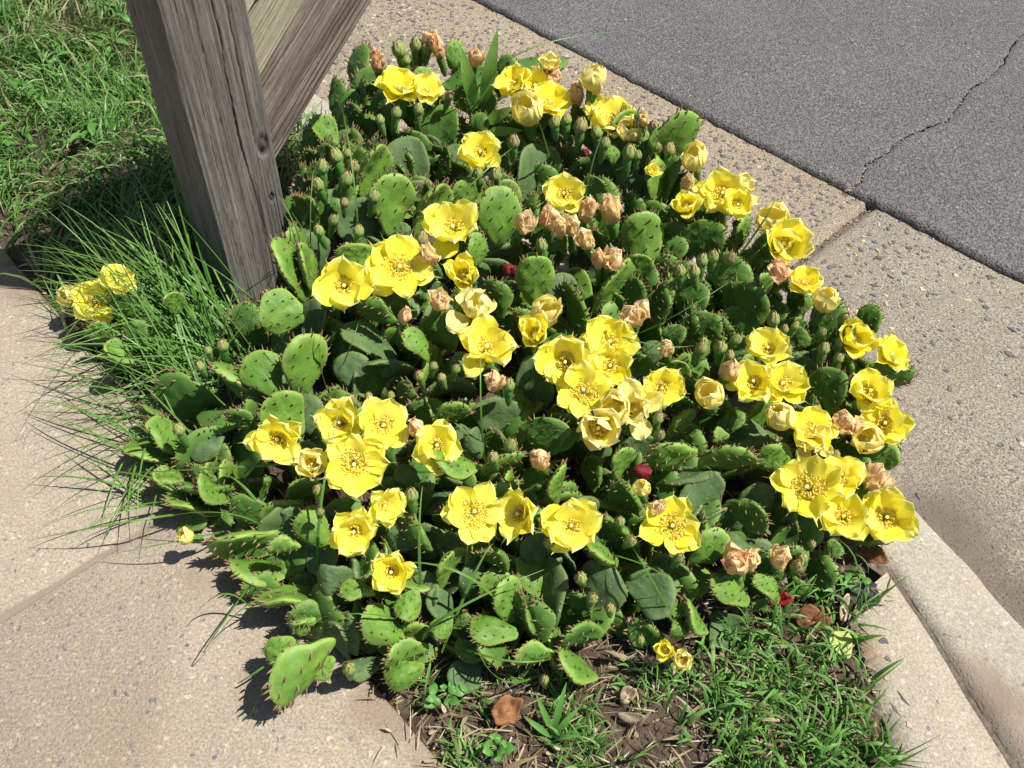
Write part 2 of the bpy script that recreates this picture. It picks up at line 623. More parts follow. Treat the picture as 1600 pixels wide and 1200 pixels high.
# gutter pan: two pours with an open joint at t = GJ
GJ = -.432
NROAD = 1.392
gut = kind(obj('gutter', None), 'structure')
for (t0, t1, mt) in ((-2.6, GJ - .003, 'gutter_far'), (GJ + .003, 1.0, 'gutter')):
    def zf(t, n, t0=t0, t1=t1):
        e = min(abs(t - t0), abs(t - t1))
        return gut_z(t, n) - .014 * sstep(.008, 0, e) + .004 * sstep(.7, 1.0, n) * 0
    grid_mesh(t0, t1, .70, NROAD + .03, .010, .010, zf, lambda t, n: not (n < .72 and t < .0)).build('slab', M[mt], gut)
b = MB()
b.add([tn(GJ - .04, .7, -.056), tn(GJ + .04, .7, -.056), tn(GJ + .04, NROAD + .02, -.056), tn(GJ - .04, NROAD + .02, -.056)], [(0, 1, 2, 3)])
b.build('joint_filler', M['seam'], gut)

# stones set in the gutter concrete
def stone_mesh(seed, mt):
    r_ = random.Random(seed)
    b = MB()
    k = r_.randint(5, 7)
    ang = sorted(r_.uniform(0, 6.28) * .25 + i * 6.28 / k for i in range(k))
    rr = [r_.uniform(.65, 1.1) for _ in ang]
    el = r_.uniform(.5, .85)
    lo = [Vector((math.cos(a) * q, math.sin(a) * q * el, -.5)) for a, q in zip(ang, rr)]
    mid = [Vector((math.cos(a) * q, math.sin(a) * q * el, .0)) for a, q in zip(ang, rr)]
    hi = [Vector((math.cos(a) * q * .72, math.sin(a) * q * el * .72, .22 + r_.uniform(-.06, .06))) for a, q in zip(ang, rr)]
    fs = [(i, (i + 1) % k, k + (i + 1) % k, k + i) for i in range(k)] + [(k + i, k + (i + 1) % k, 2 * k + (i + 1) % k, 2 * k + i) for i in range(k)]
    fs.append(tuple(range(2 * k, 3 * k)))
    b.add(lo + mid + hi, fs)
    return b


SM = []
for i in range(14):
    mt = ['stone_blue', 'stone_blue', 'stone_dark', 'stone_dark', 'stone_blue', 'stone_dark', 'stone_tan'][i % 7]
    SM.append((stone_mesh(i, mt).mesh('stone', M[mt], False), stone_mesh(i, mt), mt))
rs = random.Random(21)
spots = []
tries = 0
while len(spots) < 3900 and tries < 90000:
    tries += 1
    t, n = rs.uniform(-1.75, .1), rs.uniform(.83, 1.37)
    far = t < GJ
    # fewer stones on the worn pour next to the curb
    dens = (1.0 if far else (.55 * sstep(-.1, -.4, t) + .15)) * (1 if n > .95 else .6)
    if not far and n < 1.0:
        dens *= .4
    if rs.random() > dens or abs(t - GJ) < .03:
        continue
    r = rs.choice([.0028, .0034, .004, .0046, .0055, .0062, .008]) * (1.0 if far else 1.0) * rs.uniform(.8, 1.25)
    if any((t - a) ** 2 + (n - c_) ** 2 < (r + q) ** 2 * 1.2 for a, c_, q in spots[-400:]):
        continue
    spots.append((t, n, r))
spots.sort(key=lambda s: -s[2])
bb = {k: MB() for k in ('stone_blue', 'stone_dark', 'stone_tan')}
for i, (t, n, r) in enumerate(spots):
    me, sb, mt = SM[rs.randrange(14)]
    mat = Matrix.Translation(tn(t, n, gut_z(t, n) + .0004)) @ Matrix.Rotation(rs.uniform(0, 6.28), 4, 'Z') @ Matrix.Diagonal((r, r, r * .7, 1))
    if i < 260:
        obj('stone', me, gut, mat)
    else:
        bb[mt].add([mat @ Vector(q) for q in sb.v], sb.f)
for k, q in bb.items():
    kind(q.build('embedded_stones', M[k], gut, False), 'stuff')
for (x, y, rx, mt) in ((1383, 1002, .006, 'stone_blue'), (1388, 1030, .005, 'stone_blue'), (1377, 1003, .004, 'stone_blue'), (1408, 1088, .011, 'stone_dark'),
                       (1396, 1106, .009, 'stone_dark'), (1370, 1099, .006, 'stone_dark'), (1420, 1133, .005, 'stone_tan'), (1365, 1080, .004, 'stone_tan'), (1384, 1060, .004, 'stone_tan')):
    p = gnd(x, y)
    o = obj('stone', SM[{'stone_blue': 0, 'stone_dark': 2, 'stone_tan': 6}[mt]][0], bpy.data.objects['apron'],
            Matrix.Translation(p + ZV * .0006) @ Matrix.Rotation(-1.0, 4, 'Z') @ Matrix.Diagonal((rx, rx * (.3 if rx > .008 else .8), .0014, 1)))
for (x, y, rx) in ((180, 1082, .004), (197, 1084, .0042), (231, 1113, .003), (236, 1094, .003), (30, 983, .004), (137, 852, .004), (284, 994, .003), (129, 730, .003), (335, 1183, .003), (24, 892, .003), (300, 1180, .003), (293, 1008, .003), (60, 860, .003)):
    o = obj('stone', SM[rs.choice((0, 1, 4))][0], side, Matrix.Translation(gnd(x, y) + ZV * .0003) @ Matrix.Rotation(rs.uniform(0, 6), 4, 'Z') @ Matrix.Diagonal((rx, rx, .002, 1)))

# road: two asphalt sheets parted by a crack, ragged lip along the gutter
CRP = [(1326, 297), (1345, 281), (1358, 252), (1388, 236), (1408, 216), (1440, 201), (1478, 188), (1496, 166), (1520, 134), (1546, 118), (1570, 98), (1581, 72), (1600, 50), (1650, -10), (1760, -120)]
ZR = -.032
crack = []
for i in range(len(CRP) - 1):
    p, q = gnd(*CRP[i], ZR), gnd(*CRP[i + 1], ZR)
    for k in range(10):
        c_ = p.lerp(q, k / 10)
        jt = .004 * fbm(c_ * 60) + .003 * rs.uniform(-1, 1)
        crack.append(c_ + TV * jt + NV * rs.uniform(-.001, .001))
crack.append(gnd(*CRP[-1], ZR))
cT = [(p.dot(TV), p.dot(NV)) for p in crack]


def lip_n(t):
    return NROAD + .007 * fbm(Vector((t * 6, 1, 0))) + .006 * fbm(Vector((t * 40, 4, 0)), 4)


def road_sheet(edge_pts, far_pts):
    """edge: list of lip points; lip rolls down to the gutter"""
    b = MB()
    cols = []
    for (p, q) in zip(edge_pts, far_pts):
        cols.append([p - ZV * .03, p - ZV * .012 + NV * .001, p - ZV * .004 + NV * .006, p + NV * .02, p.lerp(q, .12), p.lerp(q, .4), q])
    n = 7
    b.add([v for c_ in cols for v in c_], [(i * n + k, (i + 1) * n + k, (i + 1) * n + k + 1, i * n + k + 1) for i in range(len(cols) - 1) for k in range(n - 1)])
    return b


road = kind(obj('road', None), 'structure')
ct0 = cT[0][0]
K = 420
left = [(-3.2 + (ct0 - .004 + 3.2) * i / K) for i in range(K + 1)]
# left sheet: its far ends run along the crack
b = MB()
edge = [tn(t, lip_n(t), ZR) for t in left]
far = [tn(t - .0, 4.2, ZR) for t in left]
road_sheet(edge, far)
# build both sheets as strips between rows of constant n; the crack bounds them
rows = 150
def crack_t(n):
    for i in range(len(cT) - 1):
        if cT[i][1] <= n <= cT[i + 1][1]:
            k = (n - cT[i][1]) / max(1e-6, cT[i + 1][1] - cT[i][1])
            return lerp(cT[i][0], cT[i + 1][0], k)
    return cT[0][0] if n < cT[0][1] else cT[-1][0] + (n - cT[-1][1]) * .2
for sgn, tA in ((-1, -3.6), (1, 3.2)):
    ncols = 260
    b = MB()
    vs, fs = [], []
    tc0 = crack_t(NROAD)
    for j in range(rows + 1):
        v_ = j / rows
        for i in range(ncols + 1):
            u = (i / ncols) ** 1.6
            nrow = None
            # rows 0..4 roll over the lip, the others spread to the far kerb
            tl = lerp(tc0, tA, u)
            base_n = lip_n(tl)
            if j == 0:
                n, z = base_n, ZR - .03
            elif j == 1:
                n, z = base_n + .001, ZR - .011
            elif j == 2:
                n, z = base_n + .005, ZR - .003
            else:
                n, z = base_n + .012 + (5.0 - base_n) * ((j - 3) / (rows - 3)) ** 2.2, ZR
            gap = .0017 + .0022 * fbm(Vector((n * 30, sgn, 0)))
            tcr = crack_t(n) + sgn * max(.0006, gap)
            t = lerp(tcr, tA, u)
            z -= .004 * math.exp(-(abs(t - tcr) / .005)) if j > 2 else 0
            vs.append(tn(t, n, z + .0025 * fbm(Vector((t * 4, n * 4, 0)))))
    for j in range(rows):
        for i in range(ncols):
            a = j * (ncols + 1) + i
            fs.append((a, a + 1, a + ncols + 2, a + ncols + 1))
    b.add(vs, fs)
    b.build('asphalt_sheet', M['asphalt'], road)
b = MB()
b.add([tn(-3.6, NROAD + .03, ZR - .018), tn(3.2, NROAD + .03, ZR - .018), tn(3.2, 5, ZR - .018), tn(-3.6, 5, ZR - .018)], [(0, 1, 2, 3)])
b.build('road_base', M['seam'], road)
# grit in the crack and along the lip
b1, b2 = MB(), MB()
for i in range(900):
    if i >= 700:
        p = tn(GJ + rs.gauss(0, .005), rs.uniform(.95, NROAD), -.054)
    elif i < 330:
        p = crack[int(len(crack) * rs.random() ** 1.1) % len(crack)] + TV * rs.gauss(0, .003) - ZV * .004
    else:
        t = rs.uniform(-1.8, .5)
        p = tn(t, lip_n(t) - abs(rs.gauss(0, .010)), -.044)
    r = rs.uniform(.0008, .0026)
    (b1 if rs.random() < .55 else b2).add([p + Vector((math.cos(k * 1.26) * r, math.sin(k * 1.26) * r * rs.uniform(.5, 1), 0)) for k in range(5)] + [p + ZV * r],
                                          [(k, (k + 1) % 5, 5) for k in range(5)])
kind(b1.build('grit', M['stone_tan'], road, False), 'stuff')
kind(b2.build('grit', M['seam'], road, False), 'stuff')

# ------------------------------------------------------------------ mailbox post
def beam(w_, d_, L, seed, cracks=(), amp=.0009, nring=170, nper=96, mats=1, knots=()):
    """square timber along +Z, w_ along X, d_ along Y; grooved, checked surface"""
    r = .006
    per = []
    hw, hd = w_ / 2, d_ / 2
    import itertools
    tot = 2 * (w_ + d_)
    for k in range(nper):
        s = tot * k / nper
        if s < w_:
            per.append((-hw + s, -hd, 0, -1))
        elif s < w_ + d_:
            per.append((hw, -hd + s - w_, 1, 0))
        elif s < 2 * w_ + d_:
            per.append((hw - (s - w_ - d_), hd, 0, 1))
        else:
            per.append((-hw, hd - (s - 2 * w_ - d_), -1, 0))
    b = MB()
    vs, at_ = [], []
    for j in range(nring + 1):
        z = L * j / nring
        for k, (x, y, nx, ny) in enumerate(per):
            X = max(-hw + r, min(hw - r, x))
            Y = max(-hd + r, min(hd - r, y))
            dx, dy = x - X, y - Y
            dl = math.hypot(dx, dy)
            if dl > r:
                dx, dy = dx / dl * r, dy / dl * r
            px, py = X + dx, Y + dy
            s = tot * k / nper
            g = fbm(Vector((px * 260 + seed, py * 260, z * 5 + seed)), 4) * amp * 1.4 + fbm(Vector((px * 60, py * 60 + seed, z * 2)), 3) * amp
            a = 0
            for (cs, z0, z1, wd, dep, wander) in cracks:
                if z0 < z < z1:
                    c0 = cs + wander * fbm(Vector((z * 6, cs * 50, seed))) + .2 * wander * fbm(Vector((z * 60, cs * 50, seed)))
                    e = math.sin(math.pi * (z - z0) / (z1 - z0)) ** .5
                    q = abs(s - c0) / (wd * e + 1e-6)
                    if q < 1:
                        g -= dep * e * (1 - q)
                        a = max(a, .9 * (1 - q * q))
            for (cs, kz, kr) in knots:
                q = math.hypot(s - cs, (z - kz) * .6) / kr
                if q < 1:
                    g += .003 * (math.cos(q * math.pi * 2) - .6) * (1 - q)
                    a = max(a, .75 * (1 - q) ** .4 if q < .6 else 0)
            vs.append((px + nx * g, py + ny * g, z))
            at_.append(a + 1e-4)
    fs = []
    for j in range(nring):
        for k in range(nper):
            k2 = (k + 1) % nper
            fs.append((j * nper + k, j * nper + k2, (j + 1) * nper + k2, (j + 1) * nper + k))
    b.add(vs, fs, 0, at_)
    b.f.append(tuple(range(nring * nper, (nring + 1) * nper)))
    b.m.append(0)
    b.f.append(tuple(reversed(range(nper))))
    b.m.append(0)
    return b


PW_N, PW_T = .106, .090
PC = tn(-.8977, .3592)   # near corner of the post on the ground
pcen = PC + NV * PW_N / 2 - TV * PW_T / 2
mp = obj('mailbox_post', None, None, Matrix.Translation(pcen))
thing(mp, 'weathered grey square timber post with a slanting brace, standing beside the cactus', 'post')
# local axes: X = towards road (n), Y = away from viewer face (-t)
PR3 = Matrix((NV, -TV, ZV)).transposed().to_4x4()
pb = beam(PW_N, PW_T, .745, 3.1, [(.062, .10, .78, .0011, .004, .006), (.080, .30, .66, .0008, .003, .005), (.022, .15, .9, .0006, .002, .003), (.070, .08, .30, .0009, .003, .004), (.094, .10, .40, .0007, .002, .003), (.040, .3, 1.0, .0006, .002, .003)],
          nper=392, nring=260, knots=[(.090, .335, .014), (.088, .255, .006)])
obj('post', pb.mesh('post', M['wood']), mp, Matrix.Translation((0, 0, -.1)) @ PR3)
BA = math.radians(43)
bd = NV * math.cos(BA) + ZV * math.sin(BA)
bx = NV * math.sin(BA) - ZV * math.cos(BA)      # downwards/roadwards, perpendicular to the brace
BR3 = Matrix((bx, -TV, bd)).transposed().to_4x4()
BW = .094
brb = beam(BW, PW_T - .012, .50, 8.3, [(.072, .0, .8, .0016, .004, .002), (.080, .0, .8, .0016, .004, .002), (.087, .0, .8, .0014, .004, .0015), (.063, .0, .8, .0012, .003, .002), (.02, .0, .5, .0008, .002, .004)], amp=.0007, nper=344, nring=120)
low = PC + NV * PW_N + ZV * .20 - TV * PW_T / 2 - pcen     # lower corner where the brace meets the post
bc = low - bx * (BW / 2) - bd * .045
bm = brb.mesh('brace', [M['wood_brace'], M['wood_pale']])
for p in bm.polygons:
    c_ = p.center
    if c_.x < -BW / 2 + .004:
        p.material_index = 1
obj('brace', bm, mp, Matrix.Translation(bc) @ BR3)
arm = beam(.09, PW_T, .36, 5.5, nper=96, nring=60)
AR3 = Matrix((-ZV, -TV, NV)).transposed().to_4x4()
obj('arm', arm.mesh('arm', M['wood']), mp, Matrix.Translation(NV * (PW_N / 2 + .001) + ZV * .60) @ AR3)
b = MB()     # the box on the arm, above the picture
vs, fs = [], []
prof = [(-.08, 0), (.08, 0), (.08, .12)] + [(.08 * math.cos(a), .12 + .08 * math.sin(a)) for a in (0.4, .8, 1.2, 1.57, 1.95, 2.35, 2.75)] + [(-.08, .12)]
for yy in (0, .26):
    vs += [TV * p[0] + ZV * p[1] + NV * yy for p in prof]
n_ = len(prof)
fs = [(k, (k + 1) % n_, n_ + (k + 1) % n_, n_ + k) for k in range(n_)] + [tuple(range(n_)), tuple(range(n_, 2 * n_))]
b.add(vs, fs)
obj('mailbox', b.mesh('mailbox', M['metal'], False), mp, Matrix.Translation(NV * .12 + ZV * .648) @ Matrix.Diagonal((.8, .8, .7, 1)))

# ------------------------------------------------------------------ cactus : the height field of the clump
FB = [(150, 430), (110, 500), (190, 690), (235, 780), (315, 870), (385, 960), (415, 1110), (600, 1085), (860, 1085), (1080, 1050), (1200, 970), (1290, 900), (1390, 850)]
FBW = [gnd(*p) for p in FB]
POLY = FBW + [tn(.0, .95), tn(-1.75, .95), tn(-1.75, .5), tn(-1.05, .30)]


def inside(p):
    c_ = False
    n = len(POLY)
    j = n - 1
    for i in range(n):
        a, q = POLY[i], POLY[j]
        if (a.y > p.y) != (q.y > p.y) and p.x < (q.x - a.x) * (p.y - a.y) / (q.y - a.y) + a.x:
            c_ = not c_
        j = i
    return c_


def dfront(p):
    best = 9
    for a, q in zip(FBW[:-1], FBW[1:]):
        ab = q - a
        k = max(0, min(1, ((p.x - a.x) * ab.x + (p.y - a.y) * ab.y) / (ab.x ** 2 + ab.y ** 2)))
        best = min(best, math.hypot(p.x - a.x - ab.x * k, p.y - a.y - ab.y * k))
    return best


def dome(p):
    n = p.dot(NV)
    if not inside(p):
        return .03 if n < .93 else -.2
    return .03 + .145 * (1 - math.exp(-dfront(p) / .15))


def hit(x, y, off=0.0):
    d = .45
    while d < 1.75:
        p = at(x, y, d)
        h = dome(p) + off
        if p.z <= max(h, .012) or (p.dot(NV) > .915 and p.z < .24):
            return d
        d += .004
    return 1.55


# ---- pad shapes
def pad_shape(seed, style):
    """unit pad: base at the origin, tip at y=1, half width .5, half thickness ~.5 (z)"""
    r_ = random.Random(seed)
    asym, belly = r_.uniform(-.10, .10), r_.uniform(.42, .70)
    bendL, bendW, twist = r_.uniform(-.5, .9), r_.uniform(-.35, .6), r_.uniform(-.25, .25)
    NA, NR = 36, 7

    def outline(a):
        # a from 0 at the base, pi at the tip
        y = .5 - .5 * math.cos(a)
        w_ = math.sin(a) ** .80
        w_ *= (.60 + .55 * sstep(.0, belly + .1, y)) / 1.08
        w_ *= 1 + .05 * math.sin(3 * a + seed) + .03 * math.sin(5 * a + seed * 2)
        return w_ * .5, y
    pts = []
    for k in range(NA):
        a = 2 * math.pi * k / NA
        if a <= math.pi:
            w_, y = outline(a)
        else:
            w_, y = outline(2 * math.pi - a)
            w_ = -w_
        pts.append((w_ + asym * math.sin(math.pi * y), y))
    cx, cy = asym * .9, .53

    def deform(x, y, z):
        zz = z + bendL * (y - .3) ** 2 * .55 + bendW * x * x * 1.0 + twist * x * (y - .3) * .8
        zz += .045 * fbm(Vector((x * 2.2 + seed, y * 2.2, 0)), 2)
        return Vector((x, y, zz))
    b = MB()
    vs, at_, fs = [], [], []

    def puff(rho):
        return (1 - rho ** 3.2) ** .55 if rho < 1 else 0.0
    TH = .5 * .16
    rhos = [0, .3, .55, .75, .88, .96, 1.0]
    areoles = []
    rows = r_.choice([4, 5])
    for j in range(rows):
        y = .16 + .68 * j / (rows - 1)
        half = .40 * math.sin(math.pi * min(.95, max(.1, y * .9))) ** .7
        nx = 2 if (j % 2 == 0) else 3
        if j == 0:
            nx = 1
        for i in range(nx):
            x = 0 if nx == 1 else lerp(-half, half, (i + .0) / (nx - 1)) * (.62 if nx == 2 else .86)
            areoles.append((x + r_.uniform(-.03, .03) + asym * .6, y + r_.uniform(-.03, .03)))
    for side_ in (1, -1):
        base = len(vs)
        for ir, rho in enumerate(rhos):
            for k in range(NA):
                x, y = lerp(cx, pts[k][0], rho), lerp(cy, pts[k][1], rho)
                h = TH * puff(rho) * side_
                for (ax, ay) in areoles:
                    q = ((x - ax) ** 2 + (y - ay) ** 2) / .0075
                    if q < 4 and style != 'o':
                        h += side_ * .020 * math.exp(-q)
                vs.append(deform(x, y, h))
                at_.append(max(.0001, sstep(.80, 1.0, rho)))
        for ir in range(len(rhos) - 1):
            for k in range(NA):
                a, c_ = base + ir * NA + k, base + ir * NA + (k + 1) % NA
                q = (a, c_, c_ + NA, a + NA)
                fs.append(q if side_ < 0 else tuple(reversed(q)))
    b.add(vs, fs, 0, at_)
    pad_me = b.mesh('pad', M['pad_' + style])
    # weld the rim
    import bmesh
    bm_ = bmesh.new()
    bm_.from_mesh(pad_me)
    bmesh.ops.remove_doubles(bm_, verts=bm_.verts, dist=.0004)
    bm_.to_mesh(pad_me)
    bm_.free()
    for p in pad_me.polygons:
        p.use_smooth = True
    # ---- spines (little leaves on the young pads, pale tufts on the old ones)
    sb = MB()
    ZS = 1.0

    def cone(p, d, ln, rad, bend):
        d = d.normalized()
        s1 = d.orthogonal().normalized()
        s2 = d.cross(s1)
        v_, a_ = [], []
        for j, (u, rr) in enumerate(((-.1, .8), (.25, 1.0), (.65, .7))):
            c_ = p + d * ln * u + bend * (u * u * ln)
            for k in range(5):
                v_.append(c_ + (s1 * math.cos(k * 1.257) + s2 * math.sin(k * 1.257)) * rad * rr)
                a_.append(max(.01, u))
        v_.append(p + d * ln + bend * ln)
        a_.append(1.0)
        f_ = [(j * 5 + k, j * 5 + (k + 1) % 5, (j + 1) * 5 + (k + 1) % 5, (j + 1) * 5 + k) for j in range(2) for k in range(5)]
        f_ += [(10 + k, 10 + (k + 1) % 5, 15) for k in range(5)]
        sb.add(v_, f_, 0, a_)

    def tuft(p, d, rad):
        d = d.normalized()
        s1 = d.orthogonal().normalized()
        s2 = d.cross(s1)
        v_ = [p + (s1 * math.cos(k * 1.05) + s2 * math.sin(k * 1.05)) * rad - d * rad * .2 for k in range(6)] + [p + d * rad * .8]
        sb.add(v_, [(k, (k + 1) % 6, 6) for k in range(6)], 1, [.5] * 7)
    for side_ in (1, -1):
        for (x, y) in areoles:
            rho = min(.9, math.hypot((x - cx) / .45, (y - cy) / .5))
            p = deform(x, y, side_ * (TH * puff(rho) + (.012 if style != 'o' else .0)))
            nrm = Vector((0, .0, side_))
            tuft(p, nrm, .017 if style != 'o' else .016)
            if style == 'y' or (style == 'm' and r_.random() < .8):
                cone(p, nrm + Vector((r_.uniform(-.2, .2), .55 + r_.uniform(-.2, .2), 0)), r_.uniform(.06, .095), .0150, Vector((r_.uniform(-.2, .2), .35, 0)))
    nrim = 26
    for k in range(nrim):
        a = math.pi * 2 * (k + .5) / nrim
        ii = a / (2 * math.pi) * NA
        i0 = int(ii) % NA
        x, y = pts[i0]
        if y < .22:
            continue
        p = deform(x, y, r_.uniform(-.5, .5) * TH * .5)
        out = Vector((x - cx, (y - cy) * .9, 0)).normalized()
        if style == 'o':
            if r_.random() < .6:
                tuft(p, out, .018)
            continue
        if y < .55 and r_.random() < .5:
            continue
        tuft(p, out, .015)
        cone(p, out + Vector((r_.uniform(-.25, .25), .25, r_.uniform(-.3, .3))), r_.uniform(.06, .10) * (1.05 if y > .75 else .8), .0165, Vector((r_.uniform(-.2, .2), .25, r_.uniform(-.3, .3))))
        if y > .85 and r_.random() < .6:
            p2 = deform(x * .93, lerp(cy, y, .95), r_.choice((-1, 1)) * TH * .55)
            cone(p2, out + Vector((r_.uniform(-.3, .3), .2, r_.uniform(-.6, .6))), r_.uniform(.05, .085), .0160, Vector((0, .25, 0)))
    sm_ = sb.mesh('spines', [M['spine'], M['areole']])
    return pad_me, sm_


PADS = {s: [pad_shape(10 * i + j, s) for i in range(7)] for j, s in enumerate('ymo')}

cac = obj('prickly_pear_cactus', None, None, Matrix.Translation(tn(-.5, .5)))
thing(cac, 'sprawling prickly pear cactus clump covered in yellow flowers, filling the bed by the kerb', 'cactus')
cac2 = obj('prickly_pear_cactus', None, None, Matrix.Translation(gnd(200, 500)))
thing(cac2, 'small prickly pear with yellow flowers half hidden in long grass left of the post', 'cactus')
CI = {cac.name: Matrix.Translation(tn(-.5, .5)).inverted(), cac2.name: Matrix.Translation(gnd(200, 500)).inverted()}
cnt = {'pad': 0}


def put_pad(tip, base, width, style, root=cac):
    """tip, base: world points; width apparent (m); the pad turns about its axis until its face shows that width"""
    ax = tip - base
    L = ax.length
    ax.normalize()
    view = ((tip + base) / 2 - CAM).normalized()
    n0 = -(view - ax * view.dot(ax)).normalized()      # facing the camera
    true_w = max(width, .72 * L)
    if style == 'm':
        true_w = max(true_w, width * 1.12)
    th = math.acos(min(1, width / true_w))
    sd = 1 if style == 'y' else (-1 if style == 'm' else rnd.choice((-1, 1)))
    th = min(th, 1.25) + rnd.uniform(0, .12)
    # positive: face turns to the viewer's right (towards the sun)
    q = Matrix.Rotation(th * sd * (1 if ax.dot(UPV) >= 0 else -1), 3, ax)
    nrm = q @ n0
    xx = ax.cross(nrm).normalized()
    me, sp = rnd.choice(PADS[style])
    # flip so that the face with more bend varies
    if rnd.random() < .5:
        xx, nrm = -xx, -nrm
    tz = rnd.uniform(.85, 1.1) * lerp(L, .085, .5)
    mat = Matrix((xx * true_w, ax * L, nrm * tz)).transposed().to_4x4()
    mat.translation = base
    o = obj('pad', me, root, CI[root.name] @ mat)
    s = obj('spines', sp, o)
    kind(s, 'stuff')
    cnt['pad'] += 1
    return o


def pad_px(tx, ty, bx_, by_, w_, style, dz=0.0, delta=None, root=cac):
    off = {'y': .006, 'm': -.006, 'o': -.03}[style] + rnd.uniform(-.008, .008) + dz
    d = hit(tx, ty, off)
    Lp = math.hypot(tx - bx_, ty - by_)
    L = Lp * d / FPX
    de = math.radians(delta if delta is not None else rnd.uniform(12, 26))
    tip = at(tx, ty, d)
    base = at(bx_, by_, d + L * math.tan(de))
    if base.z < -.004:
        dd = ray(bx_, by_)
        base = CAM + dd * ((-.004 - HC) / dd.z)
    return put_pad(tip, base, w_ * d / FPX, style, root)


def REG(ox, oy, s, rows):
    for r in rows:
        tx, ty, bx_, by_, w_, st = r[:6]
        pad_px(ox + tx / s, oy + ty / s, ox + bx_ / s, oy + by_ / s, w_ / s, st, *(r[6:]))


S1, S2 = 1600 / 560, 2.4
REG(400, 0, S1, [
    (905, 180, 870, 310, 90, 'y'), (480, 290, 500, 560, 160, 'm'), (460, 190, 440, 420, 90, 'm'), (250, 530, 360, 670, 110, 'y'), (400, 575, 430, 700, 130, 'o'),
    (855, 468, 805, 695, 165, 'm', .01), (980, 510, 1000, 640, 100, 'm'), (650, 612, 730, 890, 215, 'o', .03), (535, 632, 465, 885, 120, 'y', .01), (598, 768, 600, 1060, 190, 'y', .01),
    (805, 798, 705, 1065, 130, 'y', .01), (945, 798, 960, 965, 150, 'y'), (1100, 795, 1110, 1000, 165, 'y'), (1092, 832, 1085, 1105, 195, 'y', .015), (1255, 640, 1230, 990, 190, 'o', .02), (1180, 660, 1175, 960, 70, 'o'),
    (760, 600, 770, 720, 100, 'o'), (990, 1038, 985, 1195, 88, 'y'), (450, 1083, 450, 1200, 185, 'y', .0), (430, 890, 520, 1100, 220, 'o', .02), (350, 850, 340, 1000, 90, 'o', .02),
    (1380, 590, 1350, 770, 100, 'o'), (1560, 700, 1540, 840, 150, 'o'), (660, 1000, 650, 1080, 80, 'o'), (1585, 808, 1510, 900, 130, 'm'), (760, 300, 740, 420, 110, 'y'), (700, 330, 690, 470, 120, 'm'),
    (1120, 240, 1100, 400, 90, 'm'), (1000, 400, 980, 560, 140, 'm'), (1250, 520, 1230, 680, 150, 'o'), (900, 640, 890, 780, 110, 'o'), (300, 720, 290, 900, 110, 'm'), (230, 860, 260, 1060, 90, 'm'), (190, 1000, 230, 1200, 80, 'y'),
])
REG(800, 0, S1, [
    (812, 500, 605, 765, 170, 'y', .02), (692, 690, 655, 970, 62, 'y', .01), (572, 940, 600, 1195, 200, 'y', .015), (905, 985, 850, 1180, 180, 'm', .0), (400, 798, 350, 900, 125, 'm'), (525, 700, 465, 860, 65, 'o'),
    (595, 780, 540, 940, 160, 'o'), (390, 700, 400, 830, 120, 'o'), (245, 600, 200, 770, 90, 'o'), (1180, 1040, 1070, 1110, 75, 'y'), (720, 1015, 700, 1170, 130, 'o'), (445, 640, 450, 740, 60, 'y'), (1060, 960, 990, 1100, 55, 'y'),
    (500, 560, 480, 720, 130, 'm'), (620, 620, 590, 800, 120, 'm'), (300, 480, 300, 640, 120, 'm'), (780, 900, 740, 1060, 110, 'm'), (660, 560, 640, 700, 70, 'y'),
])
REG(0, 340, S1, [
    (1250, 85, 1372, 375, 108, 'y', .02), (1155, 405, 1368, 438, 208, 'y', .02), (1050, 408, 1185, 570, 150, 'm'), (1120, 605, 1245, 800, 190, 'y', .005), (1388, 518, 1342, 798, 208, 'y', .015), (690, 745, 1015, 915, 190, 'm', .01),
    (1205, 790, 1345, 975, 205, 'y', .005), (1370, 800, 1400, 990, 150, 'o'), (1040, 840, 1150, 965, 95, 'm'), (560, 1000, 840, 1090, 105, 'y'), (685, 890, 810, 1070, 115, 'y'), (850, 1070, 1005, 965, 110, 'o', .01), (940, 655, 1185, 785, 62, 'y', .01),
    (680, 1150, 840, 1175, 65, 'y'), (1410, 1000, 1360, 1070, 85, 'o'), (1345, 110, 1392, 330, 75, 'y', .01), (1390, 370, 1420, 560, 110, 'o', .01), (1000, 700, 1150, 830, 90, 'm'), (620, 860, 760, 900, 60, 'm'),
])
for r in [(750, 330, 795, 430, 95, 'y'), (450, 590, 600, 650, 85, 'y'), (330, 360, 430, 440, 90, 'y'), (400, 480, 520, 540, 100, 'm'), (560, 480, 660, 560, 100, 'm'), (520, 330, 600, 440, 90, 'm')]:
    pad_px(0 + r[0] / S1, 340 + r[1] / S1, r[2] / S1, 340 + r[3] / S1, r[4] / S1, r[5], .02, None, cac2)
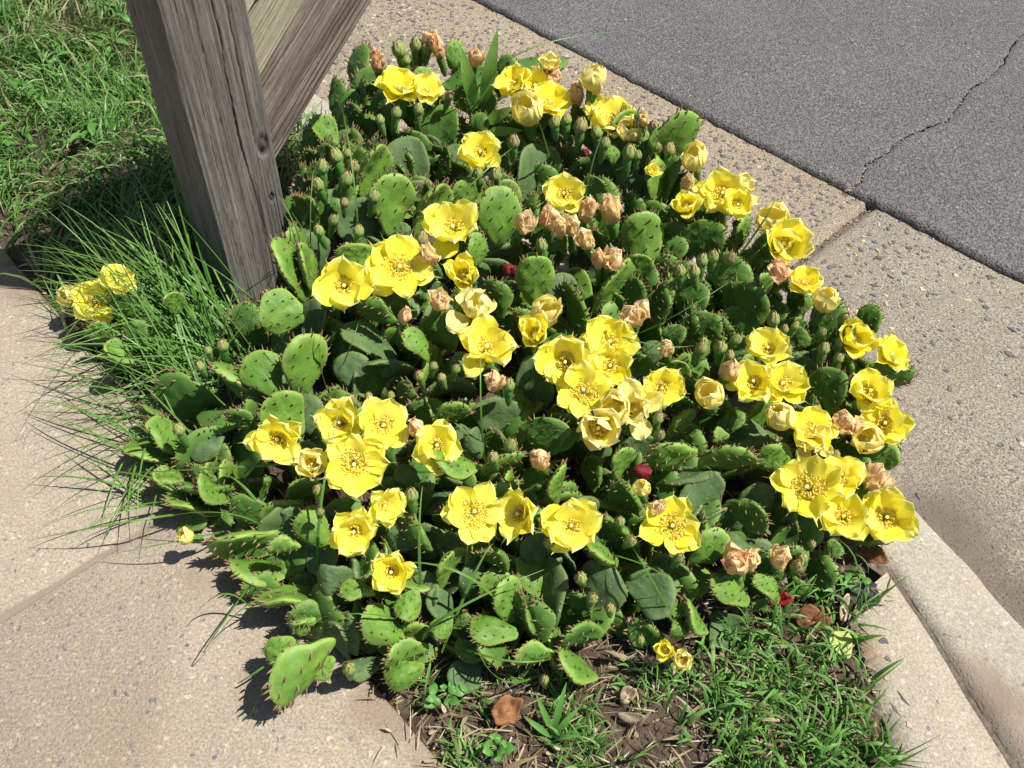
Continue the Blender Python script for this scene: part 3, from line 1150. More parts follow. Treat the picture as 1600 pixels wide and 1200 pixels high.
REG(400, 340, S1, [
    (452, 388, 630, 475, 95, 'm', .01), (765, 438, 885, 595, 175, 'm', .0), (688, 488, 775, 645, 78, 'y'), (1060, 268, 1090, 460, 90, 'm'), (1252, 162, 1238, 395, 178, 'y', .015), (1440, 285, 1438, 570, 98, 'm'),
    (1400, 258, 1360, 430, 115, 'o', .02), (1180, 400, 1190, 510, 85, 'm'), (945, 828, 795, 915, 88, 'y'), (778, 1085, 998, 1120, 115, 'y', .02), (1298, 882, 1320, 1060, 208, 'm', .01), (1185, 1045, 1005, 1135, 62, 'y', .005),
    (660, 330, 600, 440, 150, 'o'), (400, 480, 640, 650, 140, 'o'), (470, 650, 650, 650, 65, 'o', .01), (450, 610, 430, 780, 160, 'o'), (1100, 790, 1080, 1010, 220, 'o'), (1235, 620, 1270, 870, 165, 'o', .01), (900, 940, 960, 1010, 85, 'o'),
    (960, 940, 1000, 1080, 100, 'o', .01), (620, 1130, 745, 1165, 85, 'o'), (740, 740, 990, 760, 65, 'o'), (1130, 280, 1150, 380, 70, 'o', .01), (690, 620, 560, 700, 90, 'o'), (880, 620, 1000, 720, 110, 'o'),
])
REG(760, 340, S1, [
    (655, 188, 475, 445, 132, 'y', .01), (700, 275, 620, 450, 115, 'm'), (815, 308, 758, 505, 82, 'm'), (922, 285, 898, 460, 165, 'm', .005), (1095, 158, 1035, 335, 185, 'm', .005), (1185, 288, 1128, 525, 222, 'm', .0), (1005, 425, 960, 580, 180, 'm', -.01),
    (1335, 388, 1255, 480, 115, 'm'), (1392, 315, 1378, 455, 85, 'm'), (1545, 348, 1455, 565, 150, 'm', .01), (872, 628, 818, 745, 112, 'y'), (982, 538, 918, 660, 52, 'y'), (702, 605, 668, 705, 115, 'm'), (1255, 950, 975, 985, 135, 'o'), (1010, 985, 1082, 972, 50, 'y', .02),
    (732, 1075, 940, 1050, 112, 'y', .005), (1205, 1045, 942, 1105, 102, 'y', .0), (1358, 1045, 1185, 1105, 122, 'y', .0), (612, 1015, 578, 1175, 82, 'y', .01), (925, 858, 815, 975, 58, 'y'), (1055, 1145, 700, 1165, 105, 'o'), (680, 960, 700, 1095, 155, 'o'), (695, 155, 660, 270, 115, 'y'),
    (1130, 860, 1040, 960, 90, 'm'), (1260, 560, 1200, 680, 110, 'm'), (860, 480, 830, 600, 100, 'm'), (1350, 560, 1300, 690, 90, 'm'), (1420, 620, 1380, 760, 150, 'o'), (770, 560, 720, 660, 100, 'o'), (1150, 900, 1060, 1000, 140, 'o'),
])
REG(1040, 340, S1, [
    (902, 392, 895, 550, 112, 'm', .02), (1112, 705, 845, 705, 142, 'm', .015), (772, 675, 698, 898, 178, 'm', .02), (1005, 1005, 960, 1140, 122, 'y', .01), (895, 1050, 795, 1140, 155, 'm', .0), (502, 325, 480, 410, 75, 'm'), (612, 315, 560, 450, 95, 'm'),
    (820, 620, 760, 760, 120, 'm'), (700, 560, 650, 680, 90, 'm'), (860, 860, 800, 980, 130, 'm'), (650, 600, 600, 720, 130, 'o'), (760, 420, 720, 560, 110, 'm'), (600, 480, 560, 600, 100, 'm'), (940, 1120, 880, 1200, 90, 'm'),
])
REG(0, 700, S2, [
    (560, 120, 710, 155, 78, 'y'), (628, 172, 840, 245, 82, 'y', .005), (728, 118, 860, 205, 85, 'y', .01), (855, 222, 1045, 265, 112, 'm', .01), (775, 375, 1055, 318, 95, 'y'), (1000, 378, 1130, 368, 42, 'y', .01), (855, 448, 1105, 462, 95, 'y'), (965, 548, 1245, 575, 88, 'y'),
    (1085, 672, 1185, 640, 42, 'y'), (1000, 795, 1105, 715, 112, 'y'), (1028, 955, 1255, 712, 135, 'y', .015), (1175, 855, 1255, 785, 92, 'y'), (1285, 635, 1335, 780, 80, 'o', .02), (870, 125, 930, 195, 90, 'o'), (1255, 435, 1230, 560, 135, 'o', .02), (700, 90, 820, 130, 60, 'm'), (1120, 230, 1060, 300, 90, 'o'),
    (900, 520, 1080, 540, 60, 'm'), (1080, 620, 1240, 640, 70, 'm'),
])
REG(360, 700, S2, [
    (285, 235, 365, 375, 132, 'y'), (418, 508, 545, 545, 62, 'y'), (638, 288, 755, 395, 52, 'm'), (832, 365, 788, 525, 62, 'y'), (955, 348, 1042, 458, 72, 'm'), (690, 285, 610, 385, 150, 'o', .015), (640, 648, 700, 530, 102, 'y'), (495, 610, 650, 730, 145, 'y'),
    (570, 790, 745, 748, 95, 'y'), (585, 865, 730, 815, 112, 'y'), (400, 635, 445, 790, 80, 'o', .01), (420, 845, 570, 800, 95, 'o', .01), (895, 680, 1080, 700, 122, 'y'), (1098, 555, 1172, 728, 72, 'm', .01), (760, 705, 830, 635, 85, 'y'), (885, 618, 850, 670, 42, 'm'), (740, 540, 840, 640, 95, 'o'),
    (860, 450, 1010, 520, 150, 'o'), (750, 480, 700, 560, 120, 'o', .01), (830, 900, 930, 800, 130, 'o'), (560, 460, 640, 560, 80, 'm'), (850, 760, 960, 790, 80, 'm'), (700, 440, 640, 520, 90, 'o'), (320, 300, 250, 400, 90, 'o'), (860, 330, 800, 420, 120, 'o'),
])
REG(760, 700, S2, [
    (75, 488, 95, 655, 125, 'y'), (245, 435, 200, 728, 142, 'o', .02), (108, 555, 185, 718, 68, 'm'), (415, 425, 445, 650, 172, 'o', .02), (705, 605, 520, 500, 172, 'o', .03), (275, 685, 440, 690, 85, 'm'), (98, 795, 258, 770, 74, 'y'), (255, 780, 415, 865, 88, 'y'),
    (548, 660, 668, 725, 84, 'm'), (690, 668, 758, 692, 74, 'y'), (835, 500, 985, 585, 105, 'y'), (980, 558, 1048, 605, 74, 'm'), (960, 745, 850, 610, 140, 'o', .0), (728, 588, 825, 695, 44, 'y'), (908, 335, 760, 440, 104, 'y', .005), (1068, 292, 895, 205, 114, 'm', .01), (500, 120, 575, 255, 74, 'm'),
    (418, 248, 565, 365, 58, 'm'), (378, 358, 495, 435, 54, 'y'), (900, 368, 1040, 405, 74, 'o'), (1018, 488, 1095, 565, 74, 'y'), (780, 110, 860, 230, 200, 'o'), (980, 150, 1060, 250, 140, 'o'), (620, 420, 760, 520, 120, 'o'), (265, 55, 262, 210, 58, 'y', .01), (650, 260, 720, 400, 120, 'o'),
    (560, 440, 620, 560, 140, 'o'), (860, 470, 960, 520, 90, 'm'), (340, 520, 380, 650, 110, 'm'), (320, 180, 380, 330, 120, 'o'), (140, 330, 230, 460, 120, 'o'), (1110, 380, 1180, 470, 100, 'm'),
])
REG(1100, 700, S2, [
    (432, 388, 418, 578, 108, 'm', .01), (695, 330, 565, 355, 64, 'm', .01), (515, 368, 450, 405, 74, 'm'), (310, 220, 380, 340, 150, 'o'), (420, 250, 500, 360, 140, 'o'), (200, 420, 300, 500, 90, 'm'), (560, 120, 500, 210, 110, 'm'), (350, 480, 330, 560, 80, 'm'),
])
n_vis = cnt['pad']


def proj(p):
    v = p - CAM
    z = v.dot(FWD)
    return 800 + FPX * v.dot(RGT) / z, 600 - FPX * v.dot(UPV) / z


# pads lower in the clump, between and below the ones above
rf = random.Random(5)
SIL = [(470, 440), (440, 330), (500, 250), (560, 120), (640, 75), (760, 90), (900, 110), (1000, 190), (1070, 230), (1120, 320), (1200, 400), (1300, 490), (1370, 570), (1400, 650), (1390, 780), (1290, 860), (1180, 930), (1060, 980), (950, 1030), (820, 1040), (600, 1040), (480, 1000), (420, 930), (330, 840), (250, 760), (230, 690), (290, 620), (380, 570), (430, 500)]


def in_sil(x, y):
    c_ = False
    j_ = len(SIL) - 1
    for i_ in range(len(SIL)):
        (x1, y1), (x2, y2) = SIL[i_], SIL[j_]
        if (y1 > y) != (y2 > y) and x < (x2 - x1) * (y - y1) / (y2 - y1) + x1:
            c_ = not c_
        j_ = i_
    return c_


lower = {s_: MB() for s_ in 'ymo'}
lower_sp = MB()


def sink(o, style):
    """past the 300th pad: joined into one part"""
    for (ob, tgt) in ((o, lower[style]), (o.children[0], lower_sp)):
        mw = o.matrix_basis
        me = ob.data
        at_ = [d.value for d in me.attributes['pv'].data] if 'pv' in me.attributes else None
        base_ = len(tgt.v)
        tgt.v += [tuple(mw @ v.co) for v in me.vertices]
        tgt.f += [tuple(i_ + base_ for i_ in p.vertices) for p in me.polygons]
        tgt.m += [p.material_index for p in me.polygons]
        tgt.a += at_ or [0.0] * len(me.vertices)
    ch = o.children[0]
    bpy.data.objects.remove(ch)
    bpy.data.objects.remove(o)


grid_n = 0
for gy in range(100, 1050, 50):
    for gx in range(230, 1410, 54):
        x, y = gx + rf.uniform(-26, 26) + (gy // 50 % 2) * 27, gy + rf.uniform(-24, 24)
        if not in_sil(x, y):
            continue
        st_ = rf.choice('mmmmoy' if y < 700 else 'mmmoy')
        a = rf.gauss(0, .75)
        if y > 850:
            a = rf.uniform(0, 6.28)
        L, w_ = rf.uniform(58, 88), rf.uniform(22, 58)
        if not in_sil(x + math.sin(a) * L * .62, y - math.cos(a) * L * .62) or not in_sil(x + 25, y):
            continue
        o = pad_px(x + math.sin(a) * L * .5, y - math.cos(a) * L * .5, x - math.sin(a) * L * .5, y + math.cos(a) * L * .5, w_, st_, -.045 if st_ != 'o' else -.03, rf.uniform(5, 35))
        grid_n += 1
        if cnt['pad'] > 296:
            sink(o, st_)
SIL_ALL = list(SIL)
for (poly, n_add, dz_) in (([(520, 300), (545, 230), (590, 130), (650, 105), (900, 135), (1000, 215), (1075, 280), (1120, 380), (1000, 400), (700, 330)], 60, -.02),
                           ([(1030, 300), (1110, 300), (1200, 410), (1300, 490), (1370, 580), (1385, 690), (1300, 720), (1150, 580), (1000, 420)], 60, -.022),
                           ([(455, 330), (500, 170), (545, 110), (620, 110), (600, 220), (520, 330)], 26, -.015)):
    SIL[:] = poly
    xs_, ys_ = [p[0] for p in poly], [p[1] for p in poly]
    k = 0
    while k < n_add:
        x, y = rf.uniform(min(xs_), max(xs_)), rf.uniform(min(ys_), max(ys_))
        if not in_sil(x, y):
            continue
        k += 1
        a, L, w_ = rf.gauss(.15, .4), rf.uniform(50, 75), rf.uniform(18, 52)
        o = pad_px(x + math.sin(a) * L * .3, y - math.cos(a) * L * .3, x - math.sin(a) * L * .7, y + math.cos(a) * L * .7, w_, 'm', dz_, rf.uniform(15, 40))
        if cnt['pad'] > 296:
            sink(o, 'm')
SIL[:] = SIL_ALL
k = 0
while k < 140:
    t, n = rf.uniform(-1.65, .0), rf.uniform(.14, .80)
    p = tn(t, n)
    if not inside(p) or dfront(p) < .05 or (p - pcen).length < .11:
        continue
    q = proj(p + ZV * .1)
    if not in_sil(*q):
        continue
    k += 1
    h = dome(p)
    L = rf.uniform(.065, .095)
    a, lean = rf.uniform(0, 6.28), rf.uniform(.2, .9)
    ax = Vector((math.cos(a) * lean, math.sin(a) * lean, 1)).normalized()
    base = Vector((p.x, p.y, rf.uniform(0, max(.001, h - L - .03))))
    st_ = rf.choice('mmo')
    o = put_pad(base + ax * L * .9, base, rf.uniform(.04, .07), st_)
    sink(o, st_)
for s_, q in lower.items():
    if q.v:
        kind(q.build('lower_pads', M['pad_' + s_], cac), 'stuff')
kind(lower_sp.build('lower_spines', [M['spine'], M['areole']], cac), 'stuff')

# ------------------------------------------------------------------ flowers
def petal_pts(L, W, ph0, ph1, az, seed, ruffle=.1, cup=.35, mucro=.12, nu=8, nv=10, r0=.06, twist=0.0, crumple=0.0):
    r_ = random.Random(seed)
    ph = [r_.uniform(0, 6.28) for _ in range(4)]
    vs, at_ = [], []
    x, z = r0, 0.0
    tw = r_.uniform(-.12, .12)
    ca, sa = math.cos(az), math.sin(az)
    for j in range(nv + 1):
        v = j / nv
        a = lerp(ph0, ph1, sstep(0, 1, v) * .6 + v * .4)
        if j:
            x += math.sin(a) * L / nv
            z += math.cos(a) * L / nv
        wv = (.22 + .78 * math.sin(min(1, v / .72) * math.pi / 2) ** 1.3)
        if v > .72:
            q = (v - .72) / .28
            wv *= lerp(math.sqrt(max(0, 1 - q ** 2.3)), 1 - q, min(.6, mucro * 2.2)) * .98 + .02
        wv *= 1 + .10 * sstep(.3, 1, v) * fbm(Vector((v * 7, seed * 1.7, 0)), 2)
        for i in range(nu + 1):
            u = -1 + 2 * i / nu
            y = u * W * .5 * wv
            ed = abs(u)
            lift = cup * W * (u * u) * .5 * wv
            rf_ = 1.15 * ruffle * W * (v ** 1.5) * (ed ** 1.2 * math.sin(v * 8 + ph[0] + (u > 0) * 2.1) * .5 + .35 * math.sin(u * 4 + ph[1]) * v)
            cr = crumple * L * (fbm(Vector((u * 1.6 + seed * 3.1, v * 2.4, ph[2]))) + .5 * fbm(Vector((u * 5 + seed, v * 5, ph[3]))))
            tipx = mucro * L * math.exp(-(u / .16) ** 2) * sstep(.86, 1.0, v)
            # frame: radial (x), up (z)
            nx, nz = -math.cos(a), math.sin(a)
            px = x + nx * (lift + rf_ + cr) + math.sin(a) * tipx
            pz = z + nz * (lift + rf_ + cr) + math.cos(a) * tipx
            py = y + tw * v * px + twist * v * v * L + crumple * L * .6 * fbm(Vector((u * 2, v * 3, ph[1])))
            vs.append(Vector((px * ca - py * sa, px * sa + py * ca, pz)))
            at_.append(max(.001, v))
    fs = [(j * (nu + 1) + i, j * (nu + 1) + i + 1, (j + 1) * (nu + 1) + i + 1, (j + 1) * (nu + 1) + i) for j in range(nv) for i in range(nu)]
    return vs, fs, at_


D2R = math.radians


def lathe(prof, seg=12, wob=0.0, seed=0):
    vs, fs = [], []
    for (r, z) in prof:
        for k in range(seg):
            a = 6.2832 * k / seg
            q = r * (1 + wob * fbm(Vector((math.cos(a) * 2, math.sin(a) * 2, z * 3 + seed))))
            vs.append((q * math.cos(a), q * math.sin(a), z))
    for j in range(len(prof) - 1):
        for k in range(seg):
            fs.append((j * seg + k, j * seg + (k + 1) % seg, (j + 1) * seg + (k + 1) % seg, (j + 1) * seg + k))
    fs.append(tuple(range((len(prof) - 1) * seg, len(prof) * seg)))
    fs.append(tuple(reversed(range(seg))))
    return vs, fs


def ovary_mesh(seed, ln=.95, rad=.26):
    b = MB()
    vs, fs = lathe([(rad * .5, -ln), (rad * .72, -ln * .85), (rad * .9, -ln * .5), (rad * 1.0, -ln * .18), (rad * .92, -.02), (rad * .6, .06)], 12, .25, seed)
    b.add(vs, fs)
    r_ = random.Random(seed)
    for i in range(9):     # little scales / leaves on it
        a, z = r_.uniform(0, 6.28), -ln * r_.uniform(.1, .8)
        p = Vector((math.cos(a), math.sin(a), 0)) * rad * .93 + ZV * z
        d = Vector((math.cos(a), math.sin(a), 1.2)).normalized()
        s = d.orthogonal().normalized() * .03
        s2 = d.cross(s).normalized() * .03
        b.add([p + s, p + s2, p - s, p - s2, p + d * .16], [(0, 1, 4), (1, 2, 4), (2, 3, 4), (3, 0, 4)], 1, [.3, .3, .3, .3, 1])
    return b.mesh('ovary', [M['ovary'], M['spine']])


OV = [ovary_mesh(i) for i in range(3)]


def stamen_mesh(seed, n=230, R=.42, hgt=.42, close=1.0):
    r_ = random.Random(seed)
    b = MB()
    for i in range(n):
        a = r_.uniform(0, 6.28)
        q = r_.uniform(.12, 1) ** .6
        base = Vector((math.cos(a), math.sin(a), 0)) * .10 * q + ZV * .02
        tip = Vector((math.cos(a + r_.uniform(-.2, .2)), math.sin(a), 0)) * R * q * close + ZV * (hgt * r_.uniform(.75, 1.05) * (1.15 - .35 * q))
        mid = (base + tip) / 2 + Vector((math.cos(a), math.sin(a), 0)) * .04 * close
        w_ = .007
        s = Vector((-math.sin(a), math.cos(a), 0)) * w_
        b.add([base - s, base + s, mid - s, mid + s, tip - s * .8, tip + s * .8], [(0, 1, 3, 2), (2, 3, 5, 4)], 0, [.01, .01, .4, .4, .6, .6])
        e = r_.uniform(.024, .036)
        dd = Vector((r_.uniform(-1, 1), r_.uniform(-1, 1), r_.uniform(.2, 1))).normalized()
        s1 = dd.orthogonal().normalized()
        s2 = dd.cross(s1)
        b.add([tip - dd * e * 1.3, tip + s1 * e, tip + s2 * e, tip - s1 * e, tip - s2 * e, tip + dd * e * 1.3],
              [(0, 2, 1), (0, 3, 2), (0, 4, 3), (0, 1, 4), (5, 1, 2), (5, 2, 3), (5, 3, 4), (5, 4, 1)], 0, [.9] * 6)
    return b.mesh('stamens', M['stamen'])


def stigma_mesh(seed):
    b = MB()
    vs, fs = lathe([(.03, .0), (.028, .30), (.05, .37), (.055, .41), (.02, .44)], 8)
    b.add(vs, fs)
    for k in range(6):
        a = k * 6.2832 / 6
        c_ = Vector((math.cos(a) * .034, math.sin(a) * .034, .43))
        vs, fs = lathe([(.012, -.06), (.028, -.03), (.03, .02), (.012, .045)], 6)
        b.add([Vector(p) + c_ for p in vs], fs)
    return b.mesh('stigma', M['stigma'])


# flower kinds: list of petals (seed meshes) + inner organs.  unit = flower radius
def flower_kind(seed, inner, outer, phi_i, phi_o, ruffle, mat, L=1.0, W=.82, mucro=.10, stam=(.50, .36, 1.0), crumple=0.0, cup=.35):
    r_ = random.Random(seed)
    petals = []
    for k in range(outer):
        az = 6.2832 * (k + .5) / outer + r_.uniform(-.15, .15)
        petals.append(petal_pts(L * r_.uniform(.86, 1.0), W * r_.uniform(.8, .95), D2R(phi_o[0]) + r_.uniform(-.06, .06), D2R(phi_o[1]) + r_.uniform(-.22, .22), az, seed * 31 + k, ruffle, cup, mucro * 1.2, r0=.10, crumple=crumple))
    for k in range(inner):
        az = 6.2832 * k / inner + r_.uniform(-.15, .15)
        petals.append(petal_pts(L * r_.uniform(.9, 1.06), W * r_.uniform(.9, 1.12), D2R(phi_i[0]) + r_.uniform(-.06, .06), D2R(phi_i[1]) + r_.uniform(-.2, .2), az, seed * 77 + k, ruffle, cup, mucro, r0=.085, crumple=crumple))
    single = []
    allb = MB()
    for (vs, fs, a_) in petals:
        b = MB()
        b.add(vs, fs, 0, a_)
        single.append(b.mesh('petal', M[mat]))
        allb.add(vs, fs, 0, a_)
    joined = allb.mesh('corolla', M[mat])
    return dict(single=single, joined=joined, stamens=stamen_mesh(seed, R=stam[0], hgt=stam[1], close=stam[2]), stigma=stigma_mesh(seed), organs=stam[2] > 0)


FK = {
    'O': [flower_kind(1, 6, 5, (48, 66), (62, 80), .13, 'petal', .98, .80, .26), flower_kind(2, 6, 5, (44, 62), (58, 86), .17, 'petal', 1.0, .84, .20), flower_kind(3, 6, 5, (46, 70), (62, 84), .15, 'petal', .98, .74, .24),
          flower_kind(14, 6, 5, (40, 60), (54, 76), .17, 'petal', 1.02, .86, .20), flower_kind(15, 5, 6, (46, 68), (60, 92), .19, 'petal', 1.0, .80, .28), flower_kind(18, 6, 5, (46, 74), (60, 70), .19, 'petal', 1.0, .80, .24)],
    'P': [flower_kind(4, 6, 5, (36, 52), (46, 64), .16, 'petal', 1.06, .90, .12), flower_kind(5, 6, 5, (32, 46), (42, 68), .18, 'petal', 1.06, .84, .14), flower_kind(16, 6, 5, (30, 54), (46, 74), .22, 'petal', 1.06, .90, .16),
          flower_kind(19, 5, 6, (34, 50), (48, 80), .20, 'petal', 1.06, .92, .14), flower_kind(20, 6, 5, (38, 44), (50, 60), .24, 'petal', 1.06, .86, .16)],
    'S': [flower_kind(6, 5, 4, (30, 12), (46, 34), .16, 'petal', 1.05, .80, .10, (.34, .40, .9)), flower_kind(7, 5, 4, (34, 6), (48, 24), .18, 'petal_pale', 1.05, .84, .10, (.34, .40, .9))],
    'C': [flower_kind(8, 5, 4, (48, -22), (62, -20), .07, 'petal_pale', 1.35, .98, .06, (.3, .3, .8)), flower_kind(9, 5, 4, (46, -26), (60, -28), .10, 'petal_pale', 1.4, .92, .06, (.3, .3, .8)), flower_kind(17, 5, 4, (44, -14), (58, -10), .10, 'petal_pale', 1.35, .92, .06, (.3, .3, .8))],
    'F': [flower_kind(10, 5, 4, (40, 0), (62, 60), .28, 'petal_pale', 1.1, .86, .08, (.3, .35, .8), .06), flower_kind(11, 5, 4, (44, -10), (66, 90), .30, 'petal_pale', 1.1, .9, .08, (.3, .35, .8), .08)],
    'W': [flower_kind(12 + i, 5, 4, (46, -44), (56, -34 + 8 * i), .30, 'petal_wilt', 1.45, .95, .04, (.2, .2, .5), .11, .5) for i in range(4)],
}

FL = [  # x, y, apparent diameter, kind, lean to the right, lean upwards
    (625, 140, 72, 'P', 0, .9), (667, 143, 52, 'P', .2, .9), (750, 238, 64, 'P', 0, .35), (881, 303, 70, 'P', .1, .35), (708, 355, 86, 'P', 0, .35), (623, 418, 100, 'O', 0, .1), (538, 447, 84, 'P', 0, .2), (760, 543, 94, 'P', 0, .25),
    (726, 430, 58, 'S', -.1, .2), (740, 488, 62, 'F', 0, .5), (850, 490, 58, 'C', .3, .4), (838, 522, 58, 'S', -.2, .1), (884, 566, 82, 'P', -.1, .1), (912, 610, 90, 'O', -.1, .05), (952, 535, 84, 'P', .1, .2), (953, 572, 74, 'P', 0, .1), (1033, 607, 68, 'P', .1, .2),
    (935, 668, 76, 'S', 0, -.2), (962, 640, 56, 'C', -.1, .1), (992, 640, 72, 'F', .2, -.1), (1108, 620, 54, 'C', 0, .4), (1200, 545, 64, 'P', 0, .45), (1178, 597, 74, 'P', -.2, .2), (1222, 600, 80, 'P', .1, .3), (1220, 652, 56, 'C', -.1, .2), (1266, 672, 74, 'O', .2, .3), (1270, 692, 48, 'F', .1, -.1),
    (1360, 613, 76, 'P', 0, .5), (1382, 662, 78, 'P', .2, .3), (1356, 686, 52, 'C', 0, .2), (1262, 762, 104, 'O', -.1, .1), (1310, 750, 78, 'P', .1, .2), (1318, 808, 80, 'P', 0, .1), (1385, 808, 84, 'P', .3, .1), (1050, 822, 92, 'O', .1, .1), (892, 822, 86, 'P', .2, -.1),
    (812, 803, 82, 'P', -1.0, -.2), (740, 800, 94, 'O', 0, 0), (611, 893, 74, 'P', -.2, -.3), (553, 830, 72, 'P', -.2, -.3), (600, 790, 66, 'P', .2, -.3), (553, 725, 98, 'O', 0, -.1), (598, 665, 84, 'O', .1, -.1), (532, 660, 78, 'P', -.2, 0), (488, 725, 50, 'S', -.2, .2), (434, 686, 80, 'P', -.2, -.1), (682, 696, 78, 'P', 0, .1),
    (1205, 345, 52, 'C', -.2, .5), (1222, 382, 76, 'S', .2, .2), (1128, 303, 74, 'P', 0, .4), (1152, 320, 52, 'P', .2, .3), (1073, 323, 48, 'S', -.3, .5), (1158, 297, 48, 'F', .5, .5), (960, 186, 66, 'P', 0, .5), (986, 205, 44, 'C', .1, .5), (824, 176, 54, 'C', -.2, .5), (858, 163, 66, 'P', .1, .7), (805, 132, 62, 'P', -.2, .7), (835, 135, 50, 'P', .2, .8),
    (927, 122, 48, 'C', .2, .9), (858, 102, 36, 'S', .1, .8), (932, 172, 44, 'P', -.3, .5), (1085, 249, 46, 'C', .1, .6), (1254, 443, 58, 'P', .3, .6), (1290, 470, 46, 'C', .3, .6), (1332, 530, 62, 'S', .3, .4), (1390, 556, 62, 'P', .4, .6),
    (1040, 1015, 36, 'S', -.2, .1), (1067, 1030, 38, 'S', .1, -.1), (1003, 763, 32, 'C', 0, .5), (1018, 268, 26, 'S', .2, .5), (182, 440, 56, 'P', .1, .3, 2), (148, 472, 68, 'P', 0, 0, 2), (112, 464, 38, 'C', -.7, 0, 2), (290, 838, 30, 'C', -.9, .1),
]
WL = [(632, 497, 28), (686, 475, 34), (672, 405, 34), (776, 600, 34), (845, 723, 36), (653, 673, 30), (818, 355, 34), (858, 345, 40), (875, 362, 32), (893, 360, 32), (915, 335, 36), (955, 335, 44), (917, 380, 34), (935, 412, 30), (955, 412, 34), (990, 498, 44), (1042, 548, 30), (1138, 583, 36), (1220, 430, 36), (1318, 665, 40),
      (1362, 750, 42), (1150, 884, 42), (1172, 880, 34), (1215, 877, 34), (1028, 795, 28), (1073, 292, 28), (742, 95, 28), (670, 70, 34), (685, 80, 26), (930, 140, 24), (900, 155, 36), (862, 125, 26), (835, 118, 26), (1006, 190, 22), (590, 100, 34)]
BL = [(650, 72), (624, 80), (668, 75), (635, 95), (610, 110), (525, 245), (543, 240), (504, 263), (552, 262), (497, 290), (541, 282), (538, 317), (521, 345), (498, 362), (560, 362), (594, 188), (619, 178), (654, 172), (747, 272), (774, 275), (702, 150), (802, 222), (932, 208), (885, 188), (866, 192), (907, 198), (983, 240), (995, 243), (1022, 200), (1026, 228), (1000, 190),
      (1097, 408), (1113, 402), (1062, 425), (1140, 405), (1320, 500), (1327, 520), (1312, 535), (1283, 520), (1287, 545), (1225, 515), (1242, 510), (1150, 530), (1125, 543), (1095, 545), (1140, 555), (325, 548), (348, 540), (313, 573), (280, 672), (655, 588), (677, 572), (690, 590), (712, 577), (548, 627), (576, 620), (610, 618),
      (797, 696), (770, 715), (643, 775), (500, 800), (497, 766), (848, 820), (858, 848), (968, 815), (985, 845), (907, 903), (925, 935), (952, 950), (1000, 1000), (850, 1062), (545, 1045), (1305, 710), (1030, 680), (1028, 655), (1252, 872), (1268, 850), (1245, 885), (1060, 872), (584, 308), (659, 374), (846, 385), (795, 603), (872, 540), (1208, 500), (945, 225), (1045, 235), (1085, 425), (1310, 560)]

FL_sorted = sorted(range(len(FL)), key=lambda i: -FL[i][2])
detail = set(FL_sorted[:27])


def axis_frame(axis, rot):
    z = axis.normalized()
    x = z.orthogonal().normalized()
    y = z.cross(x)
    mm = Matrix((x, y, z)).transposed().to_4x4()
    return mm @ Matrix.Rotation(rot, 4, 'Z')


rfl = random.Random(11)
for i, fl in enumerate(FL):
    x, y, dia, kd, lx, ly = fl[:6]
    root = cac2 if len(fl) > 6 else cac
    d = hit(x, y, .022 - (.012 if root is cac2 else 0))
    P = at(x, y, d)
    tocam = (CAM - P).normalized()
    bias = .40 if kd != 'C' else .8
    axis = (tocam + ZV * bias * .35 + RGT * lx + UPV * ly + Vector((rfl.uniform(-.22, .22), rfl.uniform(-.22, .22), 0))).normalized()
    fk = FK[kd][rfl.randrange(len(FK[kd]))]
    R = dia * d / FPX / 2
    sc = 1.07 * R / {'O': .95, 'P': .92, 'S': .72, 'C': .66, 'F': .80}[kd]
    if kd == 'C':
        P = P - axis * sc * .55
    else:
        P = P - axis * sc * .30
    mat = Matrix.Translation(P) @ axis_frame(axis, rfl.uniform(0, 6.28)) @ Matrix.Scale(sc, 4)
    f = obj('flower', None, root, CI[root.name] @ mat)
    if kd in 'CFS':
        f['label'] = {'C': 'closed pale yellow flower', 'F': 'fading pale yellow flower', 'S': 'half closed yellow flower'}[kd]
    obj('ovary', OV[rfl.randrange(3)], f)
    if i in detail:
        for me in fk['single']:
            obj('petal', me, f, Matrix.Rotation(rfl.gauss(0, .10), 4, 'X') @ Matrix.Rotation(rfl.gauss(0, .10), 4, 'Y') @ Matrix.Rotation(rfl.gauss(0, .12), 4, 'Z') @ Matrix.Scale(rfl.uniform(.9, 1.08), 4))
    else:
        obj('corolla', fk['joined'], f, Matrix.Diagonal((rfl.uniform(.88, 1.1), rfl.uniform(.88, 1.1), rfl.uniform(.85, 1.15), 1)))
    if kd != 'C':
        kind(obj('stamens', fk['stamens'], f), 'stuff')
        obj('stigma', fk['stigma'], f)
for (x, y, dia) in WL:
    d = hit(x, y, .02)
    P = at(x, y, d)
    axis = (ZV * .9 + (CAM - P).normalized() * .75 + RGT * rfl.uniform(-.5, .6) + UPV * rfl.uniform(-.1, .4)).normalized()
    fk = FK['W'][rfl.randrange(4)]
    sc = dia * d / FPX / 2 / .62
    mat = Matrix.Translation(P - axis * sc * .55) @ axis_frame(axis, rfl.uniform(0, 6.28)) @ Matrix.Diagonal((sc * rfl.uniform(.8, 1.1), sc * rfl.uniform(.8, 1.1), sc * rfl.uniform(1.1, 1.5), 1))
    f = obj('wilted_flower', None, cac, CI[cac.name] @ mat)
    f['label'] = 'wilted peach flower, petals shrivelled together'
    o = obj('ovary', OV[rfl.randrange(3)], f, Matrix.Diagonal((1.15, 1.15, 1.25, 1)))
    obj('corolla', fk['joined'], f)


